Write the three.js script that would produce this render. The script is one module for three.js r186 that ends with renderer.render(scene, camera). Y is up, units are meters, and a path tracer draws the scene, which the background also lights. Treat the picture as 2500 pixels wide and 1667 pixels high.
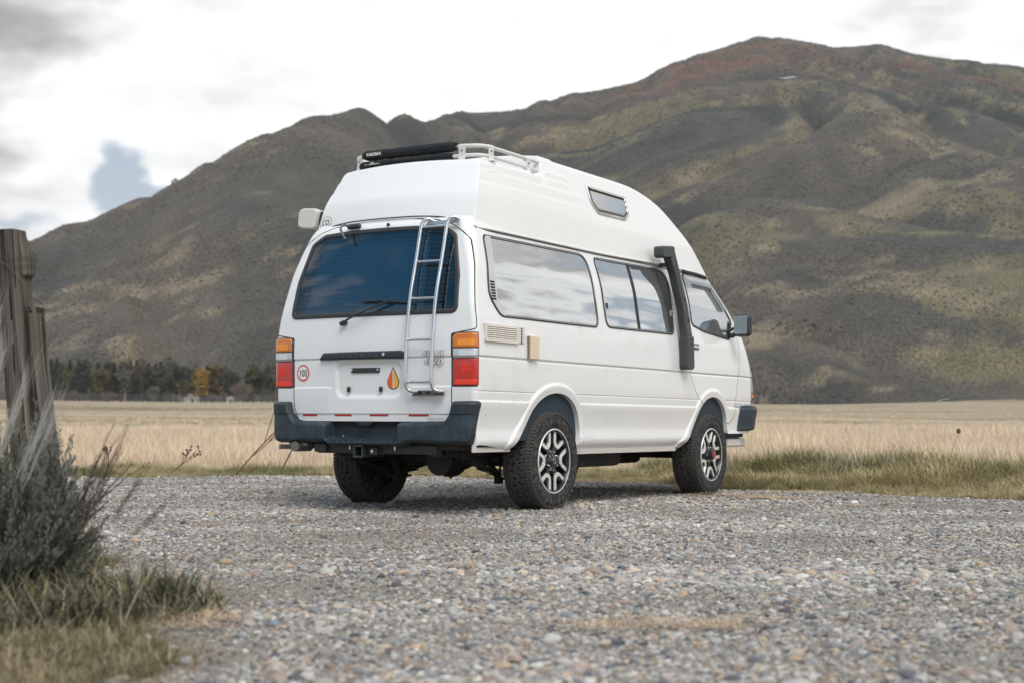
import * as THREE from 'three';
import { RoundedBoxGeometry } from 'three/addons/geometries/RoundedBoxGeometry.js';
import { TextGeometry } from 'three/addons/geometries/TextGeometry.js';
import { FontLoader } from 'three/addons/loaders/FontLoader.js';
import { mergeGeometries } from 'three/addons/utils/BufferGeometryUtils.js';

const scene = new THREE.Scene();

// ---------------------------------------------------------------- camera (50 mm lens, 0.6 m above the gravel)
const camera = new THREE.PerspectiveCamera(26.63, 1024 / 682, 0.1, 6000);
camera.position.set(0, 0.601, 0);
camera.rotation.set(0.056, 0, 0.0056, 'YXZ');
camera.focus = 9.4;
camera.userData.fStop = 3.0;
scene.add(camera);

// ---------------------------------------------------------------- noise
function rngOf(seed) {
  let a = seed >>> 0;
  return () => { a = (a + 0x6d2b79f5) | 0; let t = Math.imul(a ^ (a >>> 15), 1 | a); t = (t + Math.imul(t ^ (t >>> 7), 61 | t)) ^ t; return ((t ^ (t >>> 14)) >>> 0) / 4294967296; };
}
const clamp = (x, a = 0, b = 1) => Math.min(b, Math.max(a, x)), lerp = (a, b, t) => a + (b - a) * t;
const sstep = (a, b, x) => { const t = clamp((x - a) / (b - a)); return t * t * (3 - 2 * t); };
const PERM = new Uint8Array(512), G3 = new Float32Array(256 * 3);
{
  const r = rngOf(77), p = [...Array(256).keys()];
  for (let i = 255; i > 0; i--) { const j = Math.floor(r() * (i + 1)); [p[i], p[j]] = [p[j], p[i]]; }
  for (let i = 0; i < 512; i++) PERM[i] = p[i & 255];
  for (let i = 0; i < 256; i++) { const z = r() * 2 - 1, a = r() * 6.283, q = Math.sqrt(1 - z * z); G3.set([q * Math.cos(a), q * Math.sin(a), z], i * 3); }
}
function noise3(x, y, z) {
  const xf = Math.floor(x), yf = Math.floor(y), zf = Math.floor(z), fx = x - xf, fy = y - yf, fz = z - zf, gx = fx - 1, gy = fy - 1, gz = fz - 1;
  const u = fx * fx * fx * (fx * (fx * 6 - 15) + 10), v = fy * fy * fy * (fy * (fy * 6 - 15) + 10), w = fz * fz * fz * (fz * (fz * 6 - 15) + 10);
  const X = xf & 255, Y = yf & 255, Z = zf & 255, A = PERM[X], B = PERM[(X + 1) & 255];
  const AA = PERM[A + Y], AB = PERM[A + ((Y + 1) & 255)], BA = PERM[B + Y], BB = PERM[B + ((Y + 1) & 255)], Z1 = (Z + 1) & 255;
  let h = PERM[AA + Z] * 3; const n000 = G3[h] * fx + G3[h + 1] * fy + G3[h + 2] * fz;
  h = PERM[BA + Z] * 3; const n100 = G3[h] * gx + G3[h + 1] * fy + G3[h + 2] * fz;
  h = PERM[AB + Z] * 3; const n010 = G3[h] * fx + G3[h + 1] * gy + G3[h + 2] * fz;
  h = PERM[BB + Z] * 3; const n110 = G3[h] * gx + G3[h + 1] * gy + G3[h + 2] * fz;
  h = PERM[AA + Z1] * 3; const n001 = G3[h] * fx + G3[h + 1] * fy + G3[h + 2] * gz;
  h = PERM[BA + Z1] * 3; const n101 = G3[h] * gx + G3[h + 1] * fy + G3[h + 2] * gz;
  h = PERM[AB + Z1] * 3; const n011 = G3[h] * fx + G3[h + 1] * gy + G3[h + 2] * gz;
  h = PERM[BB + Z1] * 3; const n111 = G3[h] * gx + G3[h + 1] * gy + G3[h + 2] * gz;
  const a0 = n000 + (n100 - n000) * u, a1 = n010 + (n110 - n010) * u, b0 = n001 + (n101 - n001) * u, b1 = n011 + (n111 - n011) * u;
  const a = a0 + (a1 - a0) * v, b = b0 + (b1 - b0) * v;
  return (a + (b - a) * w) * 1.5;
}
function fbm(x, y, z, oct = 5, gain = 0.5) { let s = 0, a = 1; for (let i = 0; i < oct; i++) { s += a * noise3(x, y, z); x = x * 2.03 + 11.3; y = y * 2.03 + 5.7; z = z * 2.03 + 3.1; a *= gain; } return s; }

// ---------------------------------------------------------------- sky: broken bright cloud ahead, opening to blue behind the camera
{
  const W = 3072, H = 1536, data = new Float32Array(W * H * 4);
  const bump = (x, y, cx, cy, rx, ry) => Math.exp(-(((x - cx) / rx) ** 2) - ((y - cy) / ry) ** 2);
  for (let row = 0; row < H; row++) {
    const el = ((row + 0.5) / H - 0.5) * Math.PI, y = Math.sin(el), ce = Math.cos(el);
    for (let col = 0; col < W; col++) {
      const o = (row * W + col) * 4;
      data[o + 3] = 1;
      if (row < H / 2 - 4) { data[o] = 0.30; data[o + 1] = 0.28; data[o + 2] = 0.26; continue; }
      const ro = ((col + 0.5) / W - 0.5) * 2 * Math.PI, x = Math.cos(ro) * ce, z = Math.sin(ro) * ce;
      const az = Math.atan2(x, -z), t = Math.tan(clamp(az, -1.2, 1.2)), e = Math.tan(clamp(el, 0, 1.4)) / Math.max(0.2, Math.cos(az));   // heading to the right of the lens axis, and height
      const f = 1 / (Math.max(y, 0) + 0.22), qx = x * f * 1.25, qz = z * f * 1.25, qy = y * 3.2, ahead = Math.abs(az) < 0.45 && el < 0.4;
      const wx = noise3(qx * 1.4 + 7, qy, qz * 1.4), wz = noise3(qx * 1.4, qy + 9, qz * 1.4);
      const n = fbm(qx * 1.3 + wx * 0.35 + 2.2, qy * 1.3, qz * 1.3 + wz * 0.35 + 4.1, ahead ? 7 : 5, 0.52);
      const lift = ahead ? fbm(qx * 2.6 + 5, qy * 2.6, qz * 2.6, 5, 0.55) - fbm(qx * 2.6 + 5, qy * 2.6 + 0.22, qz * 2.6, 5, 0.55) : 1.2 * (noise3(qx * 2.6 + 5, qy * 2.6, qz * 2.6) - noise3(qx * 2.6 + 5, qy * 2.6 + 0.25, qz * 2.6));   // billows: tops paler than their undersides
      const m = fbm(qx * 0.9 + 120, qy * 1.7, qz * 0.9 + wx * 0.3 + 17, 5, 0.55);
      const turn = Math.abs(az + 2.25), back = sstep(1.10, 0.50, Math.min(turn, 2 * Math.PI - turn));   // cloud opens to blue behind and to the left of the camera
      let c = n * 0.75 + 0.42 - 0.74 * back;
      let g = m * 1.5 + 0.16 + 0.15 * sstep(0.25, 0.7, y);
      if (Math.abs(az) < 0.9) {
        const wob = fbm(t * 17, e * 17, 5, 5, 0.6) * 0.016, wov = fbm(t * 17 + 9, e * 17, 2, 5, 0.6) * 0.012, tx = t + wob, ey = e + wov;
        c += 0.30 * bump(tx, ey, 0.0, 0.20, 0.55, 0.2);
        c -= 1.10 * bump(tx, ey, -0.274, 0.181, 0.034, 0.022) + 1.0 * bump(tx, ey, -0.255, 0.162, 0.045, 0.015) + 0.7 * bump(tx, ey, -0.345, 0.136, 0.05, 0.010);
        c += 0.9 * bump(tx, ey, -0.236, 0.180, 0.016, 0.016) + 0.5 * bump(tx, ey, -0.335, 0.185, 0.035, 0.03);
        g += 0.62 * bump(tx, ey, -0.36, 0.285, 0.075, 0.035) + 0.26 * bump(tx, ey, -0.20, 0.272, 0.09, 0.022) + 0.20 * bump(tx, ey, -0.10, 0.255, 0.12, 0.02) - 0.55 * bump(tx, ey, -0.28, 0.215, 0.16, 0.035) - 0.40 * bump(tx, ey, 0.12, 0.25, 0.28, 0.08);
      }
      const cover = sstep(-0.16, 0.36, c), edge = 4 * cover * (1 - cover);
      const grey = sstep(-0.12, 1.15, g - 0.35 * lift) * (0.35 + 0.65 * cover), bright = lerp(0.76, 0.27, grey) * (0.95 + 0.10 * n + 0.22 * lift) + 0.03 * edge;
      const up = sstep(0.09, 0.44, y), haze = Math.exp(-y * 8);
      const blue = [lerp(0.31, 0.028, up), lerp(0.37, 0.155, up), lerp(0.43, 0.30, up)];
      for (let k = 0; k < 3; k++) {
        const cloud = bright * [1.0, 0.998, 0.99][k];
        const v = lerp(blue[k], cloud, cover);
        data[o + k] = lerp(v, [0.66, 0.68, 0.69][k], haze * 0.35);
      }
    }
  }
  const sky = new THREE.DataTexture(data, W, H, THREE.RGBAFormat, THREE.FloatType);
  sky.mapping = THREE.EquirectangularReflectionMapping;
  sky.minFilter = sky.magFilter = THREE.LinearFilter;
  sky.needsUpdate = true;
  scene.background = sky;
  scene.environment = sky;
}

// ---------------------------------------------------------------- the sun, veiled by cloud, high on the right
const sun = new THREE.DirectionalLight(new THREE.Color(1.0, 0.965, 0.92), 1.5);
sun.position.set(12, 54, 33);
sun.target.position.set(0, 0, -10);
sun.castShadow = true;
sun.shadow.radius = 66;
sun.shadow.mapSize.set(4096, 4096);
Object.assign(sun.shadow.camera, { left: -40, right: 40, top: 40, bottom: -40, near: 1, far: 200 });
scene.add(sun, sun.target);

const renderer = new THREE.WebGLRenderer({ antialias: true });
renderer.setSize(1024, 682);
renderer.toneMapping = THREE.LinearToneMapping;
renderer.toneMappingExposure = 1.62;
renderer.shadowMap.enabled = true;
renderer.shadowMap.type = THREE.PCFSoftShadowMap;

// ---------------------------------------------------------------- helpers
const V = (x, y, z) => new THREE.Vector3(x, y, z);
const taken = new Map();
function numbered(name) { const n = taken.get(name) ?? 0; taken.set(name, n + 1); return n ? name + '_' + String(n).padStart(3, '0') : name; }
function mesh(name, geo, mat, parent) {
  const m = new THREE.Mesh(Array.isArray(geo) ? merge(geo) : geo, mat);
  m.name = parent === scene ? numbered(name) : name;
  m.castShadow = m.receiveShadow = true;
  parent.add(m);
  return m;
}
function group(name, parent, x = 0, y = 0, z = 0) { const g = new THREE.Group(); g.name = parent === scene ? numbered(name) : name; g.position.set(x, y, z); parent.add(g); return g; }
function tag(o, label, category, grp, kind) { o.userData = { label, category }; if (grp) o.userData.group = grp; if (kind) o.userData.kind = kind; return o; }
function structure(o, label) { o.userData = { kind: 'structure' }; if (label) o.userData.label = label; return o; }
function merge(list) {
  const bare = list.map((g) => { let h = g.index ? g.toNonIndexed() : g.clone(); for (const k of Object.keys(h.attributes)) if (!['position', 'normal', 'uv', 'color'].includes(k)) h.deleteAttribute(k); return h; });
  const all = (k) => bare.every((g) => g.attributes[k]);
  for (const k of ['uv', 'color', 'normal']) if (!all(k)) bare.forEach((g) => g.deleteAttribute(k));
  return mergeGeometries(bare);
}
const at = (g, x, y, z, rx = 0, ry = 0, rz = 0) => { g.applyMatrix4(new THREE.Matrix4().compose(V(x, y, z), new THREE.Quaternion().setFromEuler(new THREE.Euler(rx, ry, rz)), V(1, 1, 1))); return g; };
const rbox = (w, h, d, r = 0.004, seg = 2) => new RoundedBoxGeometry(w, h, d, seg, Math.min(r, w / 2.01, h / 2.01, d / 2.01));
const cyl = (r1, r2, h, n = 20) => new THREE.CylinderGeometry(r1, r2, h, n);
function tube(points, r, seg = 40, sides = 8, closed = false, tension = 0.5) { return new THREE.TubeGeometry(new THREE.CatmullRomCurve3(points.map((p) => (p.isVector3 ? p : V(...p))), closed, 'catmullrom', tension), seg, r, sides, closed); }
function rod(a, b, r, sides = 8) { const A = V(...a), B = V(...b), d = B.clone().sub(A), g = cyl(r, r, d.length(), sides); g.applyQuaternion(new THREE.Quaternion().setFromUnitVectors(V(0, 1, 0), d.normalize())); g.translate(...A.add(B).multiplyScalar(0.5).toArray()); return g; }
// distance to a closed polygon of [x, y] points, negative inside
function polySdf(P) {
  const xs = P.map((p) => p[0]), ys = P.map((p) => p[1]), x0 = Math.min(...xs), x1 = Math.max(...xs), y0 = Math.min(...ys), y1 = Math.max(...ys);
  return (x, y) => {
    const far = Math.max(x0 - x, x - x1, y0 - y, y - y1);
    if (far > 0.11) return far;
    let d = Infinity, s = 1;
    for (let i = 0, j = P.length - 1; i < P.length; j = i++) {
      const ex = P[j][0] - P[i][0], ey = P[j][1] - P[i][1], wx = x - P[i][0], wy = y - P[i][1], t = clamp((wx * ex + wy * ey) / (ex * ex + ey * ey || 1e-12));
      const bx = wx - ex * t, by = wy - ey * t; d = Math.min(d, bx * bx + by * by);
      const a = y >= P[i][1], b = y < P[j][1], c = ex * wy > ey * wx;
      if ((a && b && c) || (!a && !b && !c)) s = -s;
    }
    return s * Math.sqrt(d);
  };
}
// polygon with filleted corners: points [x, y, r]
function fillet(P, n = 6) {
  const out = [];
  P.forEach((p, i) => {
    const a = P[(i + P.length - 1) % P.length], b = P[(i + 1) % P.length], r = p[2] ?? 0;
    if (!r) return out.push([p[0], p[1]]);
    const ua = V(a[0] - p[0], a[1] - p[1], 0), ub = V(b[0] - p[0], b[1] - p[1], 0), la = ua.length(), lb = ub.length(); ua.normalize(); ub.normalize();
    const half = Math.acos(clamp(ua.dot(ub), -1, 1)) / 2, cut = Math.min(r / Math.tan(half), la * 0.49, lb * 0.49);
    for (let k = 0; k <= n; k++) { const t = k / n, q0 = [p[0] + ua.x * cut, p[1] + ua.y * cut], q2 = [p[0] + ub.x * cut, p[1] + ub.y * cut]; out.push([(1 - t) ** 2 * q0[0] + 2 * t * (1 - t) * p[0] + t * t * q2[0], (1 - t) ** 2 * q0[1] + 2 * t * (1 - t) * p[1] + t * t * q2[1]]); }
  });
  return out;
}
const span = (a, b, n) => Array.from({ length: n + 1 }, (_, i) => a + ((b - a) * i) / n);
// A piece of the surface P(u, v), cut off where sdf(u, v) > 0; normals follow the surface.
function patch(us, vs, P, sdf, uvOf) {
  const pos = [], nor = [], uv = [], E = 6e-4;
  const normal = (u, v) => { const a = P(u + E, v).sub(P(u - E, v)), b = P(u, v + E).sub(P(u, v - E)); return a.cross(b).normalize(); };
  const cache = new Map();
  const vert = (u, v, key) => { let c = key !== undefined && cache.get(key); if (!c) { c = { u, v, p: P(u, v), n: normal(u, v), d: sdf ? sdf(u, v) : -1 }; if (key !== undefined) cache.set(key, c); } return c; };
  const put = (a, b, c) => {
    const g = b.p.clone().sub(a.p).cross(c.p.clone().sub(a.p));
    if (g.lengthSq() < 1e-16) return;
    for (const q of g.dot(a.n) < 0 ? [a, c, b] : [a, b, c]) { pos.push(q.p.x, q.p.y, q.p.z); nor.push(q.n.x, q.n.y, q.n.z); const t = uvOf ? uvOf(q.u, q.v, q.p) : [q.u, q.v]; uv.push(t[0], t[1]); }
  };
  const tri = (a, b, c) => {
    const A = [a, b, c], inside = A.filter((q) => q.d <= 0).length;
    if (!inside) return;
    if (inside === 3) return put(a, b, c);
    const out = [];
    for (let i = 0; i < 3; i++) {
      const q = A[i], r = A[(i + 1) % 3];
      if (q.d <= 0) out.push(q);
      if ((q.d <= 0) !== (r.d <= 0)) { const t = q.d / (q.d - r.d); out.push(vert(lerp(q.u, r.u, t), lerp(q.v, r.v, t))); }
    }
    for (let i = 1; i + 1 < out.length; i++) put(out[0], out[i], out[i + 1]);
  };
  const n = us.length;
  for (let j = 0; j + 1 < vs.length; j++) for (let i = 0; i + 1 < n; i++) {
    const k = j * n + i, a = vert(us[i], vs[j], k), b = vert(us[i + 1], vs[j], k + 1), c = vert(us[i + 1], vs[j + 1], k + n + 1), d = vert(us[i], vs[j + 1], k + n);
    if (a.d > 0 && b.d > 0 && c.d > 0 && d.d > 0) continue;
    tri(a, b, c); tri(a, c, d);
  }
  const g = new THREE.BufferGeometry();
  g.setAttribute('position', new THREE.Float32BufferAttribute(pos, 3)); g.setAttribute('normal', new THREE.Float32BufferAttribute(nor, 3)); g.setAttribute('uv', new THREE.Float32BufferAttribute(uv, 2));
  return g;
}
function table(rows) { return (x) => { if (x <= rows[0][0]) return rows[0][1]; for (let i = 1; i < rows.length; i++) if (x <= rows[i][0]) { const t = (x - rows[i - 1][0]) / (rows[i][0] - rows[i - 1][0]); return lerp(rows[i - 1][1], rows[i][1], t); } return rows[rows.length - 1][1]; }; }
// smooth curve through the rows of a table (monotone rows in x)
function curve(rows) {
  const n = rows.length, m = rows.map((r, i) => (i === 0 ? (rows[1][1] - r[1]) / (rows[1][0] - r[0]) : i === n - 1 ? (r[1] - rows[i - 1][1]) / (r[0] - rows[i - 1][0]) : (rows[i + 1][1] - rows[i - 1][1]) / (rows[i + 1][0] - rows[i - 1][0])));
  return (x) => {
    if (x <= rows[0][0]) return rows[0][1] + m[0] * (x - rows[0][0]);
    if (x >= rows[n - 1][0]) return rows[n - 1][1] + m[n - 1] * (x - rows[n - 1][0]);
    let i = 0; while (x > rows[i + 1][0]) i++;
    const h = rows[i + 1][0] - rows[i][0], t = (x - rows[i][0]) / h, t2 = t * t, t3 = t2 * t;
    return (2 * t3 - 3 * t2 + 1) * rows[i][1] + (t3 - 2 * t2 + t) * h * m[i] + (-2 * t3 + 3 * t2) * rows[i + 1][1] + (t3 - t2) * h * m[i + 1];
  };
}
function quick(f, a, b, n = 4000) { const t = new Float64Array(n + 2), k = n / (b - a); for (let i = 0; i < n + 2; i++) t[i] = f(a + i / k); return (x) => { const p = (x - a) * k; if (p <= 0 || p >= n) return f(x); const i = p | 0; return t[i] + (t[i + 1] - t[i]) * (p - i); }; }
const rgb = (r, g, b) => new THREE.Color().setRGB(r, g, b);
const std = (color, roughness = 0.6, extra = {}) => new THREE.MeshStandardMaterial({ color, roughness, ...extra });
const phys = (color, roughness, extra = {}) => new THREE.MeshPhysicalMaterial({ color, roughness, ...extra });
function dataTex(size, fn, srgb, w = size, h = size) {
  const d = new Uint8Array(w * h * 4);
  for (let y = 0; y < h; y++) for (let x = 0; x < w; x++) { const c = fn(x / w, y / h, x, y), o = (y * w + x) * 4; for (let k = 0; k < 3; k++) d[o + k] = clamp(c[k]) * 255; d[o + 3] = c[3] === undefined ? 255 : clamp(c[3]) * 255; }
  const t = new THREE.DataTexture(d, w, h);
  t.wrapS = t.wrapT = THREE.RepeatWrapping; t.magFilter = THREE.LinearFilter; t.minFilter = THREE.LinearMipmapLinearFilter; t.generateMipmaps = true;
  if (srgb) t.colorSpace = THREE.SRGBColorSpace;
  t.needsUpdate = true;
  return t;
}
function canvasTex(w, h, draw) {
  const c = document.createElement('canvas'); c.width = w; c.height = h; draw(c.getContext('2d'), w, h);
  const t = new THREE.CanvasTexture(c); t.colorSpace = THREE.SRGBColorSpace; t.anisotropy = 4; return t;
}
// ================================================================ the camper van (x right, y up, z backward; origin on the ground under the rear axle)
const font = await new FontLoader().loadAsync('fonts/droid/droid_sans_bold.typeface.json');
const van = group('camper_van', scene, -0.4244, 0, -10.5038);
van.rotation.y = -0.5432;
tag(van, 'white high-roof camper van with rear ladder and black snorkel parked on the gravel', 'van');

const dirt = dataTex(256, (u, v) => { const n = 0.5 + 0.5 * fbm(u * 7, v * 7, 1, 6, 0.6); return [n, n, n]; });
dirt.wrapS = dirt.wrapT = THREE.MirroredRepeatWrapping;
const M = {
  paint: phys(rgb(0.80, 0.805, 0.80), 0.42, { clearcoat: 0.9, clearcoatRoughness: 0.06 }),
  fibreglass: phys(rgb(0.80, 0.80, 0.795), 0.5, { clearcoat: 0.35, clearcoatRoughness: 0.25 }),
  oldWhite: std(rgb(0.66, 0.64, 0.60), 0.6),
  sill: std(rgb(0.60, 0.57, 0.52), 0.7),
  cream: std(rgb(0.72, 0.62, 0.44), 0.55),
  ventPlastic: std(rgb(0.70, 0.66, 0.60), 0.6),
  ventDark: std(rgb(0.30, 0.17, 0.13), 0.8),
  rubber: std(rgb(0.016, 0.017, 0.018), 0.62),
  seal: std(rgb(0.035, 0.037, 0.038), 0.5),
  dark: std(rgb(0.012, 0.012, 0.013), 0.8),
  bumper: std(rgb(0.040, 0.047, 0.054), 0.50, { roughnessMap: null }),
  plastic: std(rgb(0.030, 0.034, 0.038), 0.48),
  snorkel: std(rgb(0.045, 0.050, 0.054), 0.5),
  chrome: std(rgb(0.78, 0.79, 0.80), 0.16, { metalness: 1 }),
  steel: std(rgb(0.66, 0.67, 0.68), 0.24, { metalness: 1 }),
  trim: std(rgb(0.66, 0.66, 0.65), 0.3, { metalness: 0.8 }),
  filmGlass: phys(rgb(0.70, 0.715, 0.72), 0.02, { transmission: 1, thickness: 0, ior: 1.5, metalness: 0.86 }),
  cabGlass: phys(rgb(0.66, 0.68, 0.68), 0.02, { transmission: 1, thickness: 0, ior: 1.5, metalness: 0.80 }),
  rearGlass: phys(rgb(0.40, 0.50, 0.55), 0.015, { transmission: 1, thickness: 0, ior: 1.95 }),
  clearGlass: phys(rgb(0.86, 0.88, 0.87), 0.02, { transmission: 1, thickness: 0, ior: 1.5 }),
  underbody: std(rgb(0.030, 0.028, 0.026), 0.8),
  underSteel: std(rgb(0.06, 0.057, 0.054), 0.6, { metalness: 0.3 }),
  rust: std(rgb(0.16, 0.09, 0.06), 0.85),
  amber: phys(rgb(0.66, 0.175, 0.012), 0.12, { clearcoat: 1, clearcoatRoughness: 0.03 }),
  red: phys(rgb(0.56, 0.020, 0.010), 0.12, { clearcoat: 1, clearcoatRoughness: 0.03 }),
  lampClear: phys(rgb(0.52, 0.55, 0.58), 0.14, { clearcoat: 1, clearcoatRoughness: 0.03 }),
  rackPaint: std(rgb(0.68, 0.67, 0.64), 0.5),
  interior: std(rgb(0.028, 0.044, 0.058), 0.85),
  cabinet: std(rgb(0.03, 0.058, 0.085), 0.7),
};
M.bumper.roughness = 0.55;
// fine speckle moulded into the bumper plastic
const grainTex = dataTex(256, (u, v) => { const n = 0.5 + 0.5 * noise3(u * 90, v * 90, 4) + 0.25 * noise3(u * 30, v * 30, 2); return [n, n, n]; });
grainTex.wrapS = grainTex.wrapT = THREE.MirroredRepeatWrapping; grainTex.repeat.set(4, 4);
const bumperTex = dataTex(512, (u, v) => { const n = 0.78 + 0.16 * fbm(u * 4, v * 12, 2, 6, 0.6) + 0.10 * fbm(u * 26, v * 5, 9, 3, 0.5); return [n * 0.97, n, n * 1.03]; }, true);
bumperTex.wrapS = bumperTex.wrapT = THREE.MirroredRepeatWrapping; bumperTex.repeat.set(1.1, 1.1);
M.bumper.map = bumperTex; M.bumper.color = rgb(0.040, 0.062, 0.076);
// rolled window glass is never quite flat; moulded ribs inside the lamp lenses
const waveTex = dataTex(256, (u, v) => { const n = 0.5 + 0.42 * fbm(u * 1.6, v * 5.0, 14, 2, 0.4); return [n, n, n]; }); waveTex.wrapS = waveTex.wrapT = THREE.MirroredRepeatWrapping; waveTex.repeat.set(0.9, 1.6);
for (const k of ['filmGlass', 'cabGlass']) { M[k].bumpMap = waveTex; M[k].bumpScale = 0.0045; }
const lensTex = dataTex(256, (u, v) => { const n = 0.5 + 0.25 * Math.sin(u * 6.2832 * 32) + 0.25 * Math.sin(v * 6.2832 * 32); return [n, n, n]; }); lensTex.repeat.set(5, 5);
for (const k of ['amber', 'red', 'lampClear']) { M[k].bumpMap = lensTex; M[k].bumpScale = 0.0012; }
M.bumper.bumpMap = grainTex; M.bumper.bumpScale = 0.0006;
M.snorkel.bumpMap = grainTex; M.snorkel.bumpScale = 0.0005;

// specks and smears of road dirt on the paint, most of them low on the body
{
  const t = dataTex(0, (u, v) => { const y = 0.38 + v * 1.6, n = noise3(u * 700, v * 224, 3), m = fbm(u * 40, v * 13, 6, 4, 0.6), reach = 0.62 - 0.42 * sstep(0.42, 0.95, y); const speck = sstep(1.02 - reach * 0.62, 1.10 - reach * 0.62, n * 0.9 + 0.4 * m), smear = 0.018 * sstep(0.25, 0.7, fbm(u * 130, v * 9, 12, 4, 0.6) + 0.25 * m), k = 1 - 0.42 * speck - smear; return [0.905 * k + 0.0, 0.905 * (k - 0.02 * speck), 0.902 * (k - 0.05 * speck)]; }, true, 2048, 656);
  t.wrapS = THREE.MirroredRepeatWrapping; t.wrapT = THREE.ClampToEdgeWrapping; t.repeat.set(1 / 5, 1 / 1.6); t.offset.set(0, -0.38 / 1.6);
  M.shell = M.paint.clone(); M.shell.map = t; M.shell.color = rgb(1, 1, 1);
}
// ---------------------------------------------------------------- the shape of the steel body
const Wy = quick(curve([[0.38, 0.785], [0.42, 0.806], [0.45, 0.829], [0.48, 0.837], [0.55, 0.832], [0.65, 0.833], [0.72, 0.838], [0.85, 0.843], [1.0, 0.845], [1.15, 0.844], [1.25, 0.836], [1.35, 0.820], [1.5, 0.797], [1.62, 0.778], [1.72, 0.752], [1.80, 0.727], [1.87, 0.703], [1.97, 0.660]]), 0.3, 2.1);
const Zr = quick(curve([[0.38, 1.010], [0.60, 1.028], [0.80, 1.034], [1.05, 1.040], [1.31, 1.036], [1.45, 1.014], [1.58, 0.986], [1.72, 0.952], [1.86, 0.915], [1.93, 0.888], [1.985, 0.840]]), 0.3, 2.1);
const Zf = quick(curve([[0.38, -3.84], [0.55, -3.90], [0.90, -3.95], [1.08, -3.92], [1.20, -3.87], [1.39, -3.76], [1.51, -3.62], [1.70, -3.40], [1.86, -3.20], [1.98, -3.03]]), 0.3, 2.1);
const Rr = quick(table([[0.4, 0.05], [1.2, 0.055], [1.6, 0.075], [1.97, 0.11]]), 0.3, 2.1), Rf = quick(table([[0.4, 0.24], [1.2, 0.24], [1.5, 0.20], [1.97, 0.17]]), 0.3, 2.1);
const crownOf = (y) => 0.04;
const bow = (ends, pts) => { const c = new THREE.CatmullRomCurve3(pts.map((q) => V(q[0], q[1], 0)), false, 'centripetal'); return [ends[0], ...c.getPoints(64).map((q) => [q.x, q.y]), ends[1]]; };
const archRear = bow([[0.60, 0.30], [-0.33, 0.30]], [[0.545, 0.425], [0.405, 0.553], [0.285, 0.690], [0.200, 0.750], [0.09, 0.793], [-0.05, 0.809], [-0.185, 0.790], [-0.29, 0.735], [-0.355, 0.652], [-0.382, 0.55], [-0.372, 0.485], [-0.349, 0.43]]);
const archFront = bow([[-2.10, 0.30], [-3.13, 0.30]], [[-2.13, 0.39], [-2.225, 0.430], [-2.36, 0.552], [-2.475, 0.680], [-2.545, 0.748], [-2.655, 0.808], [-2.79, 0.831], [-2.92, 0.813], [-3.03, 0.748], [-3.10, 0.650], [-3.13, 0.52]]);
const sdArchRear = polySdf(archRear), sdArchFront = polySdf(archFront);
const sdArch = (z, y) => (z > -1.2 ? sdArchRear(z, y) : sdArchFront(z, y));
function sideRelief(y, z) {
  const sd = y < 1.05 ? sdArch(z, y) : 1, clear = sstep(0.055, 0.085, sd);
  let r = -0.006 * Math.exp(-(((y - 1.022) / 0.007) ** 2)) + 0.003 * sstep(1.02, 1.035, y) * (1 - sstep(1.05, 1.25, y));
  r -= 0.0045 * Math.exp(-(((y - 0.803) / 0.0035) ** 2)) * clear;
  r += 0.0085 * sstep(0.748, 0.732, y) * sstep(0.55, 0.73, y) * clear;
  r += 0.013 * (1 - sstep(0.048, 0.078, sd)) * (0.6 + 0.4 * sstep(-0.01, 0.05, sd));
  return r;
}
const sideX = (y, z) => Wy(y) + sideRelief(y, z) - 0.008 * ((z + 1.35) / 2.3) ** 2;
const sdRound = (x, y, cx, cy, hx, hy, r) => { const qx = Math.abs(x - cx) - hx + r, qy = Math.abs(y - cy) - hy + r; return Math.hypot(Math.max(qx, 0), Math.max(qy, 0)) + Math.min(Math.max(qx, qy), 0) - r; };
function rearRelief(x, y) {
  let r = -0.014 * sstep(0.016, -0.02, sdRound(x, y, -0.047, 0.885, 0.315, 0.118, 0.06));
  r -= 0.005 * Math.exp(-(((y - 1.02) / 0.006) ** 2));
  r += 0.006 * sstep(1.012, 1.03, y) * (1 - sstep(1.1, 1.28, y));
  r += 0.006 * sstep(0.838, 0.828, y) * sstep(0.34, 0.40, Math.abs(x + 0.047)) * sstep(0.62, 0.8, y);
  r -= 0.006 * sstep(0.658, 0.648, y);
  return r;
}
// half outline of the body at height y; u 0-1 rear, 1-2 rear corner, 2-3 side, 3-4 front corner, 4-5 front
function ring(u, y, o = 0) {
  const w = Wy(y), rr = Rr(y), rf = Rf(y), ze = Zr(y) - crownOf(y), zf = Zf(y) + 0.06, zs = ze - rr, zg = zf + rf;
  if (u <= 1) { const x = u * (w - rr); return V(x, y, Zr(y) - crownOf(y) * (x / (w - rr)) ** 2 + rearRelief(x, y) + o); }
  if (u <= 2) { const a = (u - 1) * Math.PI / 2, re = (1 - (u - 1)) * rearRelief(w - rr, y); const sx = (u - 1) * (sideX(y, zs) - w); return V(w - rr + Math.sin(a) * (rr + o) + sx, y, zs + Math.cos(a) * (rr + o) + re); }
  if (u <= 3) { const z = lerp(zs, zg, u - 2); return V(sideX(y, z) + o, y, z); }
  if (u <= 4) { const a = (u - 3) * Math.PI / 2, e = sideX(y, zg) - rf; return V(e + Math.cos(a) * (rf + o), y, zg - Math.sin(a) * (rf + o)); }
  const x = (5 - u) * (sideX(y, zg) - rf); return V(x, y, zf - 0.06 * (1 - (5 - u) ** 2) - o);
}
const RA = 0.785, RB = 0.094;
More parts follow.
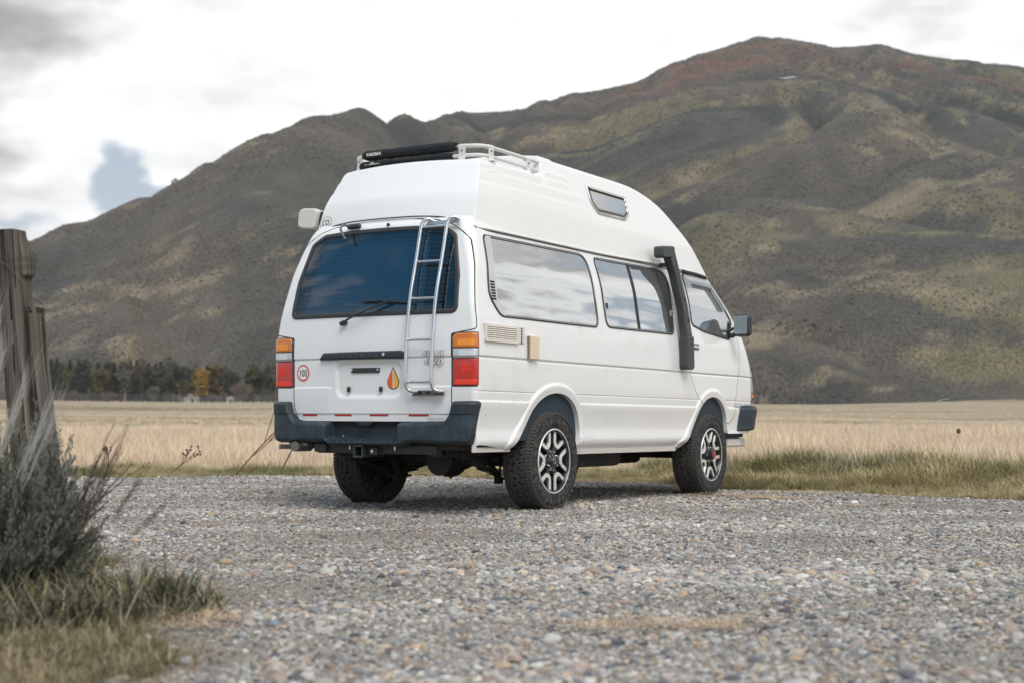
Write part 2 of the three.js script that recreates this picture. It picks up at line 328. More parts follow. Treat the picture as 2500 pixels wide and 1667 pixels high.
function ringS(s, y, o = 0) {                                        // the same by length along the outline from the middle of the rear, left side negative
  const a = Math.abs(s), p = a < RA ? ring(a / RA, y, o) : a < RA + RB ? ring(1 + (a - RA) / RB, y, o) : (() => { const z = Zr(y) - crownOf(y) - Rr(y) - (a - RA - RB); return V(sideX(y, z) + o, y, z); })();
  if (s < 0) p.x = -p.x;
  return p;
}
const mirrorX = (g) => { const m = g.clone().applyMatrix4(new THREE.Matrix4().makeScale(-1, 1, 1)), n = m.toNonIndexed ? (m.index ? m.toNonIndexed() : m) : m; for (const k of Object.keys(n.attributes)) { const a = n.attributes[k], z = a.itemSize; for (let i = 0; i + 2 < a.count; i += 3) for (let c = 0; c < z; c++) { const t = a.array[(i + 1) * z + c]; a.array[(i + 1) * z + c] = a.array[(i + 2) * z + c]; a.array[(i + 2) * z + c] = t; } } return n; };

// openings: tailgate (s, y), windows (z, y), door (z, y)
const gateHalf = [[0, 0.602], [0.56, 0.602, 0], [0.625, 0.612, 0.04], [0.652, 0.70, 0.12], [0.648, 0.85], [0.648, 1.172, 0.02], [0.838, 1.20, 0.03], [0.838, 1.62], [0.833, 1.80, 0.05], [0.775, 1.90, 0.12], [0.60, 1.945, 0.2], [0.3, 1.966], [0, 1.97]];
const gatePoly = (() => { const right = fillet([...gateHalf], 5).filter((p) => p[0] > 1e-6), left = right.map(([x, y]) => [-x, y]).reverse(); return [[0, 0.602], ...right, [0, 1.97], ...left]; })();
const sdGate = polySdf(gatePoly);
const glassHalf = [[0, 1.305], [0.690, 1.305, 0.05], [0.672, 1.56], [0.602, 1.835, 0.06], [0.50, 1.895, 0.08], [0.25, 1.907], [0, 1.909]];
const glassPoly = (() => { const right = fillet(glassHalf, 6).filter((p) => p[0] > 1e-6), left = right.map(([x, y]) => [-x, y]).reverse(); return [[0, 1.305], ...right, [0, 1.909], ...left]; })();
const sdGlass = polySdf(glassPoly);
const W1 = fillet([[0.738, 1.842, 0.05], [-0.692, 1.852, 0.12], [-0.702, 1.305, 0.08], [0.690, 1.298, 0.12], [0.805, 1.425, 0.14], [0.792, 1.55]], 8);
const W2 = fillet([[-0.812, 1.845, 0.05], [-2.105, 1.866, 0.14], [-2.042, 1.328, 0.08], [-0.826, 1.316, 0.07]], 8);
const W3 = fillet([[-2.43, 1.868, 0.05], [-2.965, 1.862, 0.10], [-3.325, 1.505, 0.05], [-3.215, 1.345, 0.03], [-2.656, 1.388, 0.3], [-2.42, 1.43, 0.06]], 8);
const sdW1 = polySdf(W1), sdW2 = polySdf(W2), sdW3 = polySdf(W3);
const doorPoly = fillet([[-2.37, 1.89, 0.04], [-2.325, 1.45, 0.3], [-2.31, 1.20], [-2.312, 1.043], [-2.322, 1.0], [-2.415, 0.885, 0.1], [-2.60, 0.735], [-3.05, 0.62], [-3.16, 0.60], [-3.28, 0.66, 0.05], [-3.43, 1.30, 0.1], [-3.36, 1.52, 0.05], [-2.99, 1.89, 0.1]], 5);
const sdDoor = polySdf(doorPoly);
const sdWindows = (z, y) => (y < 1.28 ? 1 : Math.min(sdW1(z, y), sdW2(z, y), sdW3(z, y)));
const bottomOf = (z) => (z > 0.3 ? 0.425 + 0.03 * sstep(0.55, 0.95, z) : z > -2.6 ? 0.405 : 0.515);

{
  const sideU = []; for (let u = 2; u < 3; ) { sideU.push(u); const z = 0.94 - (u - 2) * 4.55; u += ((z < 0.62 && z > -0.46) || (z < -2.05 && z > -3.22) ? 0.007 : 0.02) / 4.55; } sideU.push(3);
  const us = [...span(0, 1, 34), ...span(1, 2, 10).slice(1), ...sideU.slice(1), ...span(3, 4, 12).slice(1), ...span(4, 5, 10).slice(1)];
  const vs = [...new Set([...span(0.385, 1.972, 116), ...span(0.792, 0.814, 8), ...span(1.0, 1.045, 12), ...span(0.722, 0.755, 9), ...span(0.42, 0.48, 8), ...span(0.42, 0.92, 62)].map((v) => +v.toFixed(5)))].sort((a, b) => a - b);
  const sdf = (u, y) => {
    const p = ring(u, y);
    let d = p.y - 1.968;
    if (u < 2.02) d = Math.max(d, -(sdGate(u <= 1 ? u * RA : RA + (u - 1) * RB, y) - 0.004));
    if (u > 1.98 && u < 3.2) { d = Math.max(d, -sdWindows(p.z, y)); if (p.z < -2.1) d = Math.max(d, -(sdDoor(p.z, y) - 0.003)); }
    if (u > 1.5) { d = Math.max(d, bottomOf(p.z) - y); if (y < 0.95) d = Math.max(d, -sdArch(p.z, y)); } else d = Math.max(d, (u < 1.02 ? 0.599 : 0.44) - y);
    return d;
  };
  const half = patch(us, vs, (u, y) => ring(clamp(u, 0, 5), y), sdf);
  const body = mesh('body', [half, mirrorX(half)], M.shell, van);
  // jambs behind the shut lines, and the lips of the wheel arches
  const jamb = patch(span(-0.9, 0.9, 120), span(0.56, 2.0, 90), (s, y) => ringS(s, y, -0.022), (s, y) => Math.abs(sdGate(s, y)) - 0.03);
  const doorJamb = patch(span(-3.5, -2.2, 90), span(0.56, 1.9, 84), (z, y) => V(sideX(y, z) - 0.02, y, z), (z, y) => Math.max(Math.abs(sdDoor(z, y)) - 0.025, -sdArch(z, y) + 0.012, -sdWindows(z, y)));
  mesh('shut_line', [jamb, doorJamb, mirrorX(doorJamb)], M.dark, body);
  const lips = [archRear, archFront].map((P) => { const n = P.length - 2, Q = P.slice(1, -1); return patch(span(0, n - 1, (n - 1) * 3), [0, 1], (i, t) => { const k = clamp(i, 0, n - 1.0001), j = Math.floor(k), f = k - j, z = lerp(Q[j][0], Q[j + 1][0], f), y = lerp(Q[j][1], Q[j + 1][1], f); return V(sideX(y, z) - 0.045 * t, y, z); }); });
  mesh('wheel_arch_lip', lips.flatMap((g) => [g, mirrorX(g)]), M.paint, body);
  // turned-under flange along the sill
  const fl = (z0, z1, y, h) => at(rbox(0.012, h, Math.abs(z1 - z0), 0.004), 0.800, y, (z0 + z1) / 2);
  const flange = [fl(0.53, 0.99, 0.424, 0.034), fl(-2.10, -0.36, 0.394, 0.036)];
  mesh('sill_flange', flange.flatMap((g) => [g, at(g.clone(), -1.6, 0, 0)]), M.sill, van);
  // door panel
  for (const sgn of [1, -1]) {
    const g = patch(span(-3.45, -2.24, 110), span(0.58, 1.885, 120), (z, y) => V(sideX(y, z), y, z), (z, y) => Math.max(sdDoor(z, y) + 0.003, -sdW3(z, y), -sdArch(z, y)));
    const d = mesh('front_door', sgn > 0 ? g : mirrorX(g), M.paint, van);
    const hx = sideX(1.245, -2.42) * sgn;
    mesh('door_handle', [at(rbox(0.012, 0.026, 0.105, 0.005), hx + 0.012 * sgn, 1.246, -2.425)], M.trim, d);
    mesh('handle_recess', [at(rbox(0.006, 0.052, 0.15, 0.003), hx, 1.246, -2.435)], M.seal, d);
  }
}
// ---------------------------------------------------------------- side windows: glass, rubber surround, bright trim
function sidePatch(poly, o, grow0, grow1, res = 0.012, edge = 0) {
  const sd = polySdf(poly), zs = poly.map((p) => p[0]), ys = poly.map((p) => p[1]), z0 = Math.min(...zs) - 0.04, z1 = Math.max(...zs) + 0.04, y0 = Math.min(...ys) - 0.04, y1 = Math.max(...ys) + 0.04;
  const X = (z, y) => Wy(y) - 0.008 * ((z + 1.35) / 2.3) ** 2;
  return patch(span(z0, z1, Math.ceil((z1 - z0) / res)), span(y0, y1, Math.ceil((y1 - y0) / res)), (z, y) => { let h = o; if (edge) { const d = sd(z, y), e = Math.min(d - grow0, grow1 - d); h = o * Math.sqrt(clamp(1 - (1 - clamp(e / edge)) ** 2)); } return V(X(z, y) + h, y, z); }, (z, y) => { const d = sd(z, y); return Math.max(grow0 - d, d - grow1); });
}
for (const sgn of [1, -1]) {
  const flip = (g) => (sgn > 0 ? g : mirrorX(g));
  [[W1, 'rear_side_window', M.filmGlass], [W2, 'middle_side_window', M.filmGlass], [W3, 'cab_window', M.cabGlass]].forEach(([poly, name, glass], i) => {
    const w = group(name, van);
    mesh('glass', flip(sidePatch(poly, 0.001, -9, -0.006)), glass, w);
    mesh('rubber_surround', flip(sidePatch(poly, 0.008, -0.014, 0.006, 0.005, 0.006)), M.seal, w);
    if (i < 2) mesh('bright_trim', flip(sidePatch(poly, 0.0100, -0.0105, -0.002, 0.004, 0.004)), M.trim, w);
    if (i === 0) {                                                   // broad metal strip with air slots at the rear edge
      const strip = patch(span(0.58, 0.82, 60), span(1.29, 1.85, 90), (z, y) => V(Wy(y) - 0.007 + 0.0105, y, z), (z, y) => Math.max(sdW1(z, y) + 0.004, -(z - table([[1.30, 0.63], [1.34, 0.655], [1.42, 0.708], [1.53, 0.708], [1.80, 0.668], [1.84, 0.655]])(y))));
      mesh('air_strip', flip(strip), M.trim, w);
      for (let k = 0; k < 7; k++) { const y = 1.402 + k * 0.0190; mesh('air_slot', flip(patch(span(0.730, 0.782, 4), span(y, y + 0.0125, 2), (z, yy) => V(Wy(yy) + 0.0052, yy, z))), M.dark, w); }
    }
    if (i === 1) {                                                   // sliding pane: centre post, front dark edge, latch
      mesh('pane_divider', flip(patch(span(-1.410, -1.362, 6), span(1.325, 1.850, 40), (z, y) => V(Wy(y) + 0.003, y, z))), M.rubber, w);
      mesh('front_pane_edge', flip(patch(span(-2.11, -1.86, 24), span(1.32, 1.87, 40), (z, y) => V(Wy(y) + 0.0025, y, z), (z, y) => Math.max(sdW2(z, y) + 0.006, z - (-1.895 - 0.062 * sstep(1.86, 1.34, y))))), M.seal, w);
      mesh('latch', flip(at(rbox(0.012, 0.045, 0.016, 0.005), Wy(1.48) + 0.004, 1.48, -0.875)), M.seal, w);
      mesh('latch', flip(at(rbox(0.012, 0.05, 0.014, 0.005), Wy(1.50) + 0.006, 1.50, -2.01)), M.trim, w);
    }
    if (i === 2) {                                                   // wind deflector along the top and the windscreen pillar
      const sd = polySdf(W3);
      const def = patch(span(-3.30, -2.3, 80), span(1.45, 1.88, 50), (z, y) => { const d = -sd(z, y); return V(Wy(y) + 0.012 + 0.02 * sstep(0, 0.06, d), y, z); }, (z, y) => Math.max(sd(z, y) + 0.002, -sd(z, y) - 0.075, -(y - (1.60 + 0.16 * sstep(-3.0, -2.35, z)))));
      mesh('wind_deflector', flip(def), phys(rgb(0.42, 0.44, 0.45), 0.05, { transmission: 0.6, thickness: 0, metalness: 0.35 }), w);
      mesh('mirror_corner', flip(patch(span(-3.33, -3.10, 14), span(1.33, 1.52, 14), (z, y) => V(Wy(y) + 0.006, y, z), (z, y) => Math.max(sd(z, y) + 0.01, z + 3.17 - (y - 1.36) * -0.6))), M.rubber, w);
    }
  });
}
// ---------------------------------------------------------------- tailgate
const gate = mesh('tailgate', patch(span(-0.86, 0.86, 170), [...new Set([...span(0.60, 1.975, 120), ...span(1.005, 1.04, 10), ...span(0.82, 0.845, 6), ...span(0.64, 0.665, 6)])].sort((a, b) => a - b), (s, y) => ringS(s, y), (s, y) => {
  const p = ringS(s, y); return Math.max(sdGate(s, y) + 0.003, -sdGlass(p.x, y) - 0.0);
}), M.paint, van);
const rearZ = (x, y) => { const a = Math.abs(x), k = Wy(y) - Rr(y); return Zr(y) - crownOf(y) * Math.min(1, a / k) ** 2; };
const rearP = (x, y, o = 0, relief = true) => V(x, y, rearZ(x, y) + (relief ? rearRelief(x, y) : 0) + o);
function rearPatch(sd, x0, x1, y0, y1, o, res = 0.008, edge = 0, relief = true, uvOf) {
  return patch(span(x0, x1, Math.ceil((x1 - x0) / res)), span(y0, y1, Math.ceil((y1 - y0) / res)), (x, y) => { let h = o; if (edge) h = lerp(-0.004, o, Math.sqrt(clamp(1 - (1 - clamp(-sd(x, y) / edge)) ** 2))); return rearP(x, y, h, relief); }, sd, uvOf);
}
{
  const w = group('rear_window', van);
  mesh('glass', rearPatch((x, y) => sdGlass(x, y) + 0.02, -0.7, 0.7, 1.29, 1.92, 0.0, 0.016, 0, false), M.rearGlass, w);
  mesh('rubber_surround', patch(span(-0.72, 0.72, 200), span(1.28, 1.93, 100), (x, y) => rearP(x, y, 0.009 * Math.sqrt(clamp(1 - (1 - clamp((0.016 - Math.abs(sdGlass(x, y) + 0.012)) / 0.01)) ** 2)), false), (x, y) => Math.abs(sdGlass(x, y) + 0.012) - 0.016), M.seal, w);
  const wireMat = std(rgb(0.17, 0.26, 0.32), 0.6);
  // blue cloth blind hung inside the pane, stopping short of the right side
  const blind = polySdf(fillet([[-0.62, 1.30], [0.395, 1.30], [0.37, 1.93], [-0.52, 1.93]], 3));
  mesh('cloth_blind', patch(span(-0.64, 0.42, 60), span(1.29, 1.94, 36), (x, y) => rearP(x, y, -0.055 + 0.006 * noise3(x * 6, y * 3, 5) + 0.003 * noise3(x * 16, y * 9, 2), false), blind), std(rgb(0.022, 0.120, 0.215), 0.8), w);
  // heating wires on the inside of the pane
  for (let k = 0; k < 17; k++) {
    const y = 1.355 + k * 0.031, h = (1.56 > y ? 0.655 : lerp(0.655, 0.575, (y - 1.56) / 0.28)) - 0.03;
    mesh('heating_wire', tube([-h, -h / 2, 0, h / 2, h].map((x) => rearP(x, y, -0.0035, false)), 0.0012, 24, 4), wireMat, w);
  }
}
// grip strip above the number plate, with the maker's name moulded in
{
  const sd = polySdf(fillet([[-0.412, 1.016, 0.004], [-0.372, 1.068, 0.02], [0.268, 1.072, 0.012], [0.312, 1.060, 0.012], [0.325, 1.016, 0.006]], 5));
  const strip = mesh('grip_strip', rearPatch(sd, -0.43, 0.34, 1.005, 1.08, 0.030, 0.006, 0.014, false), M.plastic, van);
  [...'TOYOTA'].forEach((ch, i) => { const g = new TextGeometry(ch, { font, size: 0.027, depth: 0.002, curveSegments: 4, bevelEnabled: false }); g.computeBoundingBox(); const wd = g.boundingBox.max.x + g.boundingBox.min.x, x = -0.185 + i * 0.054; g.scale(1.25, 1, 1); mesh('raised_letter', at(g, x - wd * 0.6, 1.030, rearZ(x, 1.04) + 0.0295, -0.02, 0, 0), std(rgb(0.055, 0.062, 0.068), 0.35), strip); });
  mesh('lock', at(cyl(0.0105, 0.0105, 0.008, 18), 0.150, 1.047, rearZ(0.15, 1.047) + 0.031, Math.PI / 2, 0, 0), M.chrome, strip);
  mesh('key_slot', at(rbox(0.0022, 0.010, 0.002, 0.0005), 0.150, 1.047, rearZ(0.15, 1.047) + 0.036), M.dark, strip);
}
// number plate fixings
{
  const p = mesh('plate_bracket', at(rbox(0.235, 0.034, 0.010, 0.004), -0.028, 0.944, 1.028), M.seal, van);
  for (const x of [-0.135, 0.079]) mesh('bracket_bolt', at(cyl(0.007, 0.007, 0.008, 10), x, 0.948, 1.035, Math.PI / 2), M.steel, p);
  for (const x of [-0.165, 0.102]) mesh('plate_clip', [at(rbox(0.024, 0.036, 0.016, 0.005), x, 0.818, 1.030), at(rbox(0.014, 0.014, 0.02, 0.004), x + 0.004, 0.826, 1.038)], M.seal, van);
}
// stickers
function sticker(name, sd, box, mat, o, parent = van) { return mesh(name, rearPatch(sd, box[0], box[1], box[2], box[3], o, 0.004, 0, true, (x, y) => [(x - box[0]) / (box[1] - box[0]), (y - box[2]) / (box[3] - box[2])]), mat, parent); }
{
  const t100 = canvasTex(256, 256, (c) => { c.fillStyle = '#e9e9e6'; c.fillRect(0, 0, 256, 256); c.strokeStyle = '#cf3a2c'; c.lineWidth = 25; c.beginPath(); c.arc(128, 128, 114, 0, 7); c.stroke(); c.fillStyle = '#10202c'; c.font = 'bold 124px sans-serif'; c.textAlign = 'center'; c.textBaseline = 'middle'; c.save(); c.translate(128, 134); c.scale(0.80, 1.16); c.fillText('100', 0, 0); c.restore(); });
  sticker('speed_sticker', (x, y) => Math.hypot(x + 0.568, y - 0.934) - 0.056, [-0.626, -0.510, 0.876, 0.992], std(0xffffff, 0.45, { map: t100 }), 0.0025);
  const drop = (cx, cy) => { const P = [], r = 0.0475, c = cy - 0.0275, tip = cy + 0.0745, q = Math.acos(r / (tip - c)); for (let i = 0; i <= 36; i++) { const a = q + (i / 36) * (2 * Math.PI - 2 * q); P.push([cx + r * Math.sin(a), c + r * Math.cos(a)]); } P.push([cx, tip]); return polySdf(P); };
  const d0 = drop(0.197, 0.891), d1 = (x, y) => d0(x, y) + 0.0045;
  const leaf = sticker('learner_sticker', d0, [0.14, 0.26, 0.80, 0.985], std(rgb(0.02, 0.02, 0.02), 0.5), 0.0025);
  sticker('orange_half', (x, y) => Math.max(d1(x, y), x - 0.1945), [0.14, 0.20, 0.80, 0.985], std(rgb(0.80, 0.13, 0.03), 0.45), 0.004, leaf);
  sticker('yellow_half', (x, y) => Math.max(d1(x, y), 0.2005 - x), [0.19, 0.26, 0.80, 0.985], std(rgb(0.80, 0.46, 0.06), 0.45), 0.004, leaf);
  sticker('white_stripe', (x, y) => Math.max(d1(x, y), Math.abs(x - 0.1975) - 0.0032), [0.19, 0.21, 0.80, 0.985], std(rgb(0.8, 0.8, 0.78), 0.45), 0.0045, leaf);
  const spr = canvasTex(512, 128, (c) => { c.fillStyle = '#dcdedc'; c.fillRect(0, 0, 512, 128); c.strokeStyle = '#6b7074'; c.lineWidth = 7; c.strokeRect(5, 5, 502, 118); c.fillStyle = '#565c60'; c.font = '62px sans-serif'; c.textAlign = 'center'; c.textBaseline = 'middle'; c.save(); c.translate(256, 67); c.scale(0.74, 1.25); c.fillText('ONE LESS SPRINTER', 0, 0); c.restore(); });
  sticker('text_sticker', (x, y) => sdRound(x, y, 0.531, 0.621, 0.068, 0.0135, 0.002), [0.461, 0.601, 0.606, 0.636], std(0xffffff, 0.5, { map: spr }), 0.0025);
  const redT = std(rgb(0.50, 0.018, 0.02), 0.35), r = rngOf(5);
  for (const [a, b] of [[-0.578, -0.444], [-0.288, -0.142], [0.010, 0.162], [0.322, 0.478]]) sticker('red_reflector_strip', (x, y) => Math.max(sdRound(x, y, (a + b) / 2, 0.646, (b - a) / 2, 0.0065, 0.001), y - 0.6515 - 0.0015 * noise3(x * 70, 3, 1)), [a - 0.01, b + 0.01, 0.636, 0.656], redT, 0.0022);
}
// raised badges
function badge(text, x, y, size, slant, parent, edge, face, width, place) {
  const make = (grow, depth) => { const g = new TextGeometry(text, { font, size, depth, curveSegments: 5, bevelEnabled: grow > 0, bevelThickness: 0.0004, bevelSize: grow, bevelSegments: 1 }); g.computeBoundingBox(); const k = width / (g.boundingBox.max.x - g.boundingBox.min.x); g.scale(k, 1, 1); g.applyMatrix4(new THREE.Matrix4().makeShear(0, 0, slant, 0, 0, 0)); return g; };
  const back = mesh('badge', place(make(0.0017, 0.002)), edge, parent);
  mesh('badge_face', place(make(0.0001, 0.0036)), face, back);
  return back;
}
const badgeFace = phys(rgb(0.74, 0.75, 0.75), 0.3, { clearcoat: 0.5 }), badgeEdgeGrey = std(rgb(0.10, 0.105, 0.11), 0.5), badgeEdgeDark = std(rgb(0.02, 0.022, 0.024), 0.5);
badge('HIACE', 0, 0, 0.031, 0, van, badgeEdgeGrey, badgeFace, 0.186, (g) => at(g, 0.424, 1.032, rearZ(0.52, 1.045) + 0.008, -0.015, -0.06, 0));
badge('4WD', 0, 0, 0.031, 0.42, van, badgeEdgeDark, badgeFace, 0.165, (g) => at(g, 0.430, 0.977, rearZ(0.52, 0.99) + 0.001, 0, -0.06, 0));
badge('4WD', 0, 0, 0.034, 0.42, van, badgeEdgeGrey, badgeFace, 0.165, (g) => at(g, sideX(0.765, -3.4) + 0.0015, 0.750, -3.285, 0, Math.PI / 2, 0));

// ---------------------------------------------------------------- tail lamps wrap the corners
for (const sgn of [1, -1]) {
  const lamp = group('tail_lamp', van);
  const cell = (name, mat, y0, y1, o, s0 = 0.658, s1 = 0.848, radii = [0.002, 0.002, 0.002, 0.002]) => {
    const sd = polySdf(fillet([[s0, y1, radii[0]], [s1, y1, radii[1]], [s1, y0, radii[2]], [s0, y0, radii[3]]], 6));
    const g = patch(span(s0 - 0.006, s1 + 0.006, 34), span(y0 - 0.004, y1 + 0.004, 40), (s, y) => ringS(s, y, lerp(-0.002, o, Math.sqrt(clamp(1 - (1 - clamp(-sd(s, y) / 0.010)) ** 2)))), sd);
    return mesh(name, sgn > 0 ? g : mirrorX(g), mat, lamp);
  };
  cell('lamp_housing', M.seal, 0.828, 1.182, 0.006, 0.652, 0.853, [0.045, 0.012, 0.03, 0.012]);
  cell('amber_lens', M.amber, 1.078, 1.175, 0.013, 0.660, 0.848, [0.04, 0.008, 0.001, 0.001]);
  cell('clear_lens', M.lampClear, 1.012, 1.0765, 0.012, 0.660, 0.848);
  cell('red_lens', M.red, 0.835, 1.0105, 0.013, 0.660, 0.848, [0.001, 0.001, 0.025, 0.008]);
  cell('reflector', std(rgb(0.86, 0.055, 0.022), 0.16), 0.841, 0.884, 0.0138, 0.668, 0.838, [0.004, 0.004, 0.02, 0.006]); cell('painted_glow', std(rgb(0.74, 0.032, 0.014), 0.16), 0.915, 0.985, 0.0138, 0.715, 0.80, [0.03, 0.03, 0.03, 0.03]); cell('amber_painted_glow', std(rgb(0.88, 0.29, 0.025), 0.16), 1.086, 1.140, 0.0138, 0.69, 0.825, [0.025, 0.025, 0.01, 0.01]); cell('clear_painted_glow', std(rgb(0.66, 0.68, 0.70), 0.16), 1.020, 1.069, 0.0128, 0.70, 0.835, [0.01, 0.01, 0.01, 0.01]);  // paler insets paint a lit middle onto the red, amber and clear lenses
  for (let k = 0; k < 2; k++) { const y = [0.888, 1.10][k]; const g = patch(span(0.666, 0.842, 24), span(y - 0.0012, y + 0.0012, 1), (s, yy) => ringS(s, yy, 0.0136)); mesh('lens_rib', sgn > 0 ? g : mirrorX(g), k ? std(rgb(0.5, 0.13, 0.015), 0.4) : std(rgb(0.30, 0.02, 0.012), 0.4), lamp); }
}
// ---------------------------------------------------------------- rear bumper with the step and hitch
{
  const S = 0.872;
  const P = [[-S + 0.045, 0.52, 0.03], [-0.80, 0.455, 0.02], [-0.345, 0.462, 0.03], [-0.315, 0.437, 0.03], [0.305, 0.437, 0.03], [0.34, 0.462, 0.03], [0.80, 0.455, 0.02], [S - 0.045, 0.52, 0.03], [S, 0.725, 0.02], [S - 0.02, 0.741, 0.012], [0.672, 0.738, 0.012], [0.655, 0.66, 0.08], [0.612, 0.604, 0.05], [0.27, 0.600, 0.008], [0.27, 0.606], [-0.33, 0.606], [-0.33, 0.600, 0.008], [-0.612, 0.604, 0.05], [-0.655, 0.66, 0.08], [-0.672, 0.738, 0.012], [-S + 0.02, 0.741, 0.012], [-S, 0.725, 0.02]];
  const sd = polySdf(fillet(P, 5)), recess = (s, y) => Math.max(sdRound(s, y, -0.03, 0.56, 0.297, 0.088, 0.02), 0);
  const off = (s, y) => {
    const e = Math.sqrt(clamp(1 - (1 - clamp(-sd(s, y) / 0.028)) ** 2)), taper = lerp(1, 0.35, sstep(0.74, 0.87, Math.abs(s)));
    const main = lerp(-0.008, 0.062 * taper + 0.014 * sstep(0.70, 0.46, y), e), d = sdRound(s, y, -0.03, 0.56, 0.297, 0.088, 0.02);
    const step = -0.035 + 0.085 * sstep(0.505, 0.474, y);
    return lerp(step, main, sstep(-0.010, 0.012, d));
  };
  const b = mesh('rear_bumper', patch(span(-S - 0.01, S + 0.01, 240), span(0.43, 0.745, 76), (s, y) => ringS(s, y, off(s, y)), sd), M.bumper, van);
  const nubs = []; for (let k = 0; k < 12; k++) nubs.push(at(rbox(0.026, 0.004, 0.006, 0.002), -0.30 + k * 0.049, 0.4765, 1.073));
  mesh('step_ridge', nubs, M.bumper, b);
  mesh('step_light', [at(new THREE.SphereGeometry(0.07, 20, 10, 0, 7, Math.PI / 2, Math.PI / 2).scale(1, 0.62, 0.5), -0.035, 0.604, 1.015)], M.plastic, b);
  mesh('bumper_bolt', [at(cyl(0.007, 0.007, 0.02, 8), -0.19, 0.503, 1.04, 1.2)], M.steel, b);
  const h = group('tow_hitch', van);
  const rx = -0.050, ry = 0.405, z1 = 1.075;
  mesh('receiver', [at(rbox(0.078, 0.010, 0.26, 0.003), rx, ry + 0.034, z1 - 0.13), at(rbox(0.078, 0.010, 0.26, 0.003), rx, ry - 0.034, z1 - 0.13), at(rbox(0.010, 0.060, 0.26, 0.003), rx - 0.034, ry, z1 - 0.13), at(rbox(0.010, 0.060, 0.26, 0.003), rx + 0.034, ry, z1 - 0.13), at(rbox(0.082, 0.008, 0.014, 0.003), rx, ry + 0.039, z1 - 0.004), at(rbox(0.082, 0.008, 0.014, 0.003), rx, ry - 0.039, z1 - 0.004)], std(rgb(0.045, 0.052, 0.058), 0.5, { metalness: 0.3 }), h);
  mesh('receiver_inside', [at(rbox(0.056, 0.056, 0.01, 0.002), rx, ry, z1 - 0.13)], M.dark, h);
  mesh('cross_tube', [at(rbox(0.98, 0.06, 0.06, 0.006), 0.03, 0.418, 0.955), at(rbox(0.10, 0.06, 0.04, 0.01), -0.415, 0.425, 1.0), at(rbox(0.10, 0.07, 0.12, 0.02), 0.36, 0.398, 0.70)], M.underSteel, h);
  mesh('hitch_plate', [at(rbox(0.07, 0.05, 0.02, 0.004), 0.04, 0.406, 1.02)], M.underSteel, h);
  for (const g of [at(cyl(0.011, 0.011, 0.01, 10), 0.04, 0.406, 1.033, Math.PI / 2), at(cyl(0.008, 0.008, 0.03, 8), -0.155, 0.430, 1.02), at(cyl(0.008, 0.008, 0.03, 8), 0.215, 0.430, 1.02)]) mesh('hitch_bolt', g, M.steel, h);
  mesh('muffler_tip', [at(cyl(0.035, 0.035, 0.16, 16), -0.60, 0.43, 0.98, Math.PI / 2), at(rbox(0.16, 0.03, 0.2, 0.01), -0.60, 0.445, 0.93)], std(rgb(0.2, 0.19, 0.17), 0.5, { metalness: 0.6 }), van);
}
// ---------------------------------------------------------------- ladder
{
  const L = group('ladder', van), zs = curve([[0.80, 1.060], [0.84, 1.096], [0.90, 1.100], [1.15, 1.092], [1.41, 1.056], [1.66, 0.992], [1.86, 0.945], [1.93, 0.925]]);
  for (const x of [0.352, 0.556]) {
    const pts = [V(x + 0.055, 0.800, 1.045), V(x + 0.030, 0.802, 1.078), V(x + 0.006, 0.825, 1.094), ...[0.87, 1.0, 1.15, 1.3, 1.45, 1.6, 1.75, 1.86].map((y) => V(x, y, zs(y))), V(x + 0.004, 1.915, 0.930), V(x + 0.020, 1.942, 0.915), V(x + 0.044, 1.944, 0.898), V(x + 0.066, 1.930, 0.880)];
    mesh('ladder_rail', tube(pts, 0.0125, 120, 12), M.steel, L);
  }
  for (const y of [0.86, 1.133, 1.404, 1.652, 1.888]) mesh('rung', rod([0.352, y, zs(y)], [0.556, y, zs(y)], 0.0085, 12), M.steel, L);
  mesh('foot_plate', [at(rbox(0.245, 0.034, 0.006, 0.002), 0.49, 0.790, 1.036), at(rbox(0.245, 0.005, 0.034, 0.002), 0.49, 0.776, 1.046)], std(rgb(0.16, 0.16, 0.16), 0.5, { metalness: 0.7 }), L);
  for (const x of [0.425, 0.49, 0.56]) mesh('plate_bolt', at(cyl(0.008, 0.008, 0.012, 8), x, 0.792, 1.044, Math.PI / 2), M.dark, L);
  mesh('top_plate', [at(rbox(0.265, 0.030, 0.006, 0.002), 0.505, 1.918, 0.902, -0.5)], std(rgb(0.42, 0.43, 0.44), 0.4, { metalness: 0.8 }), L);
}
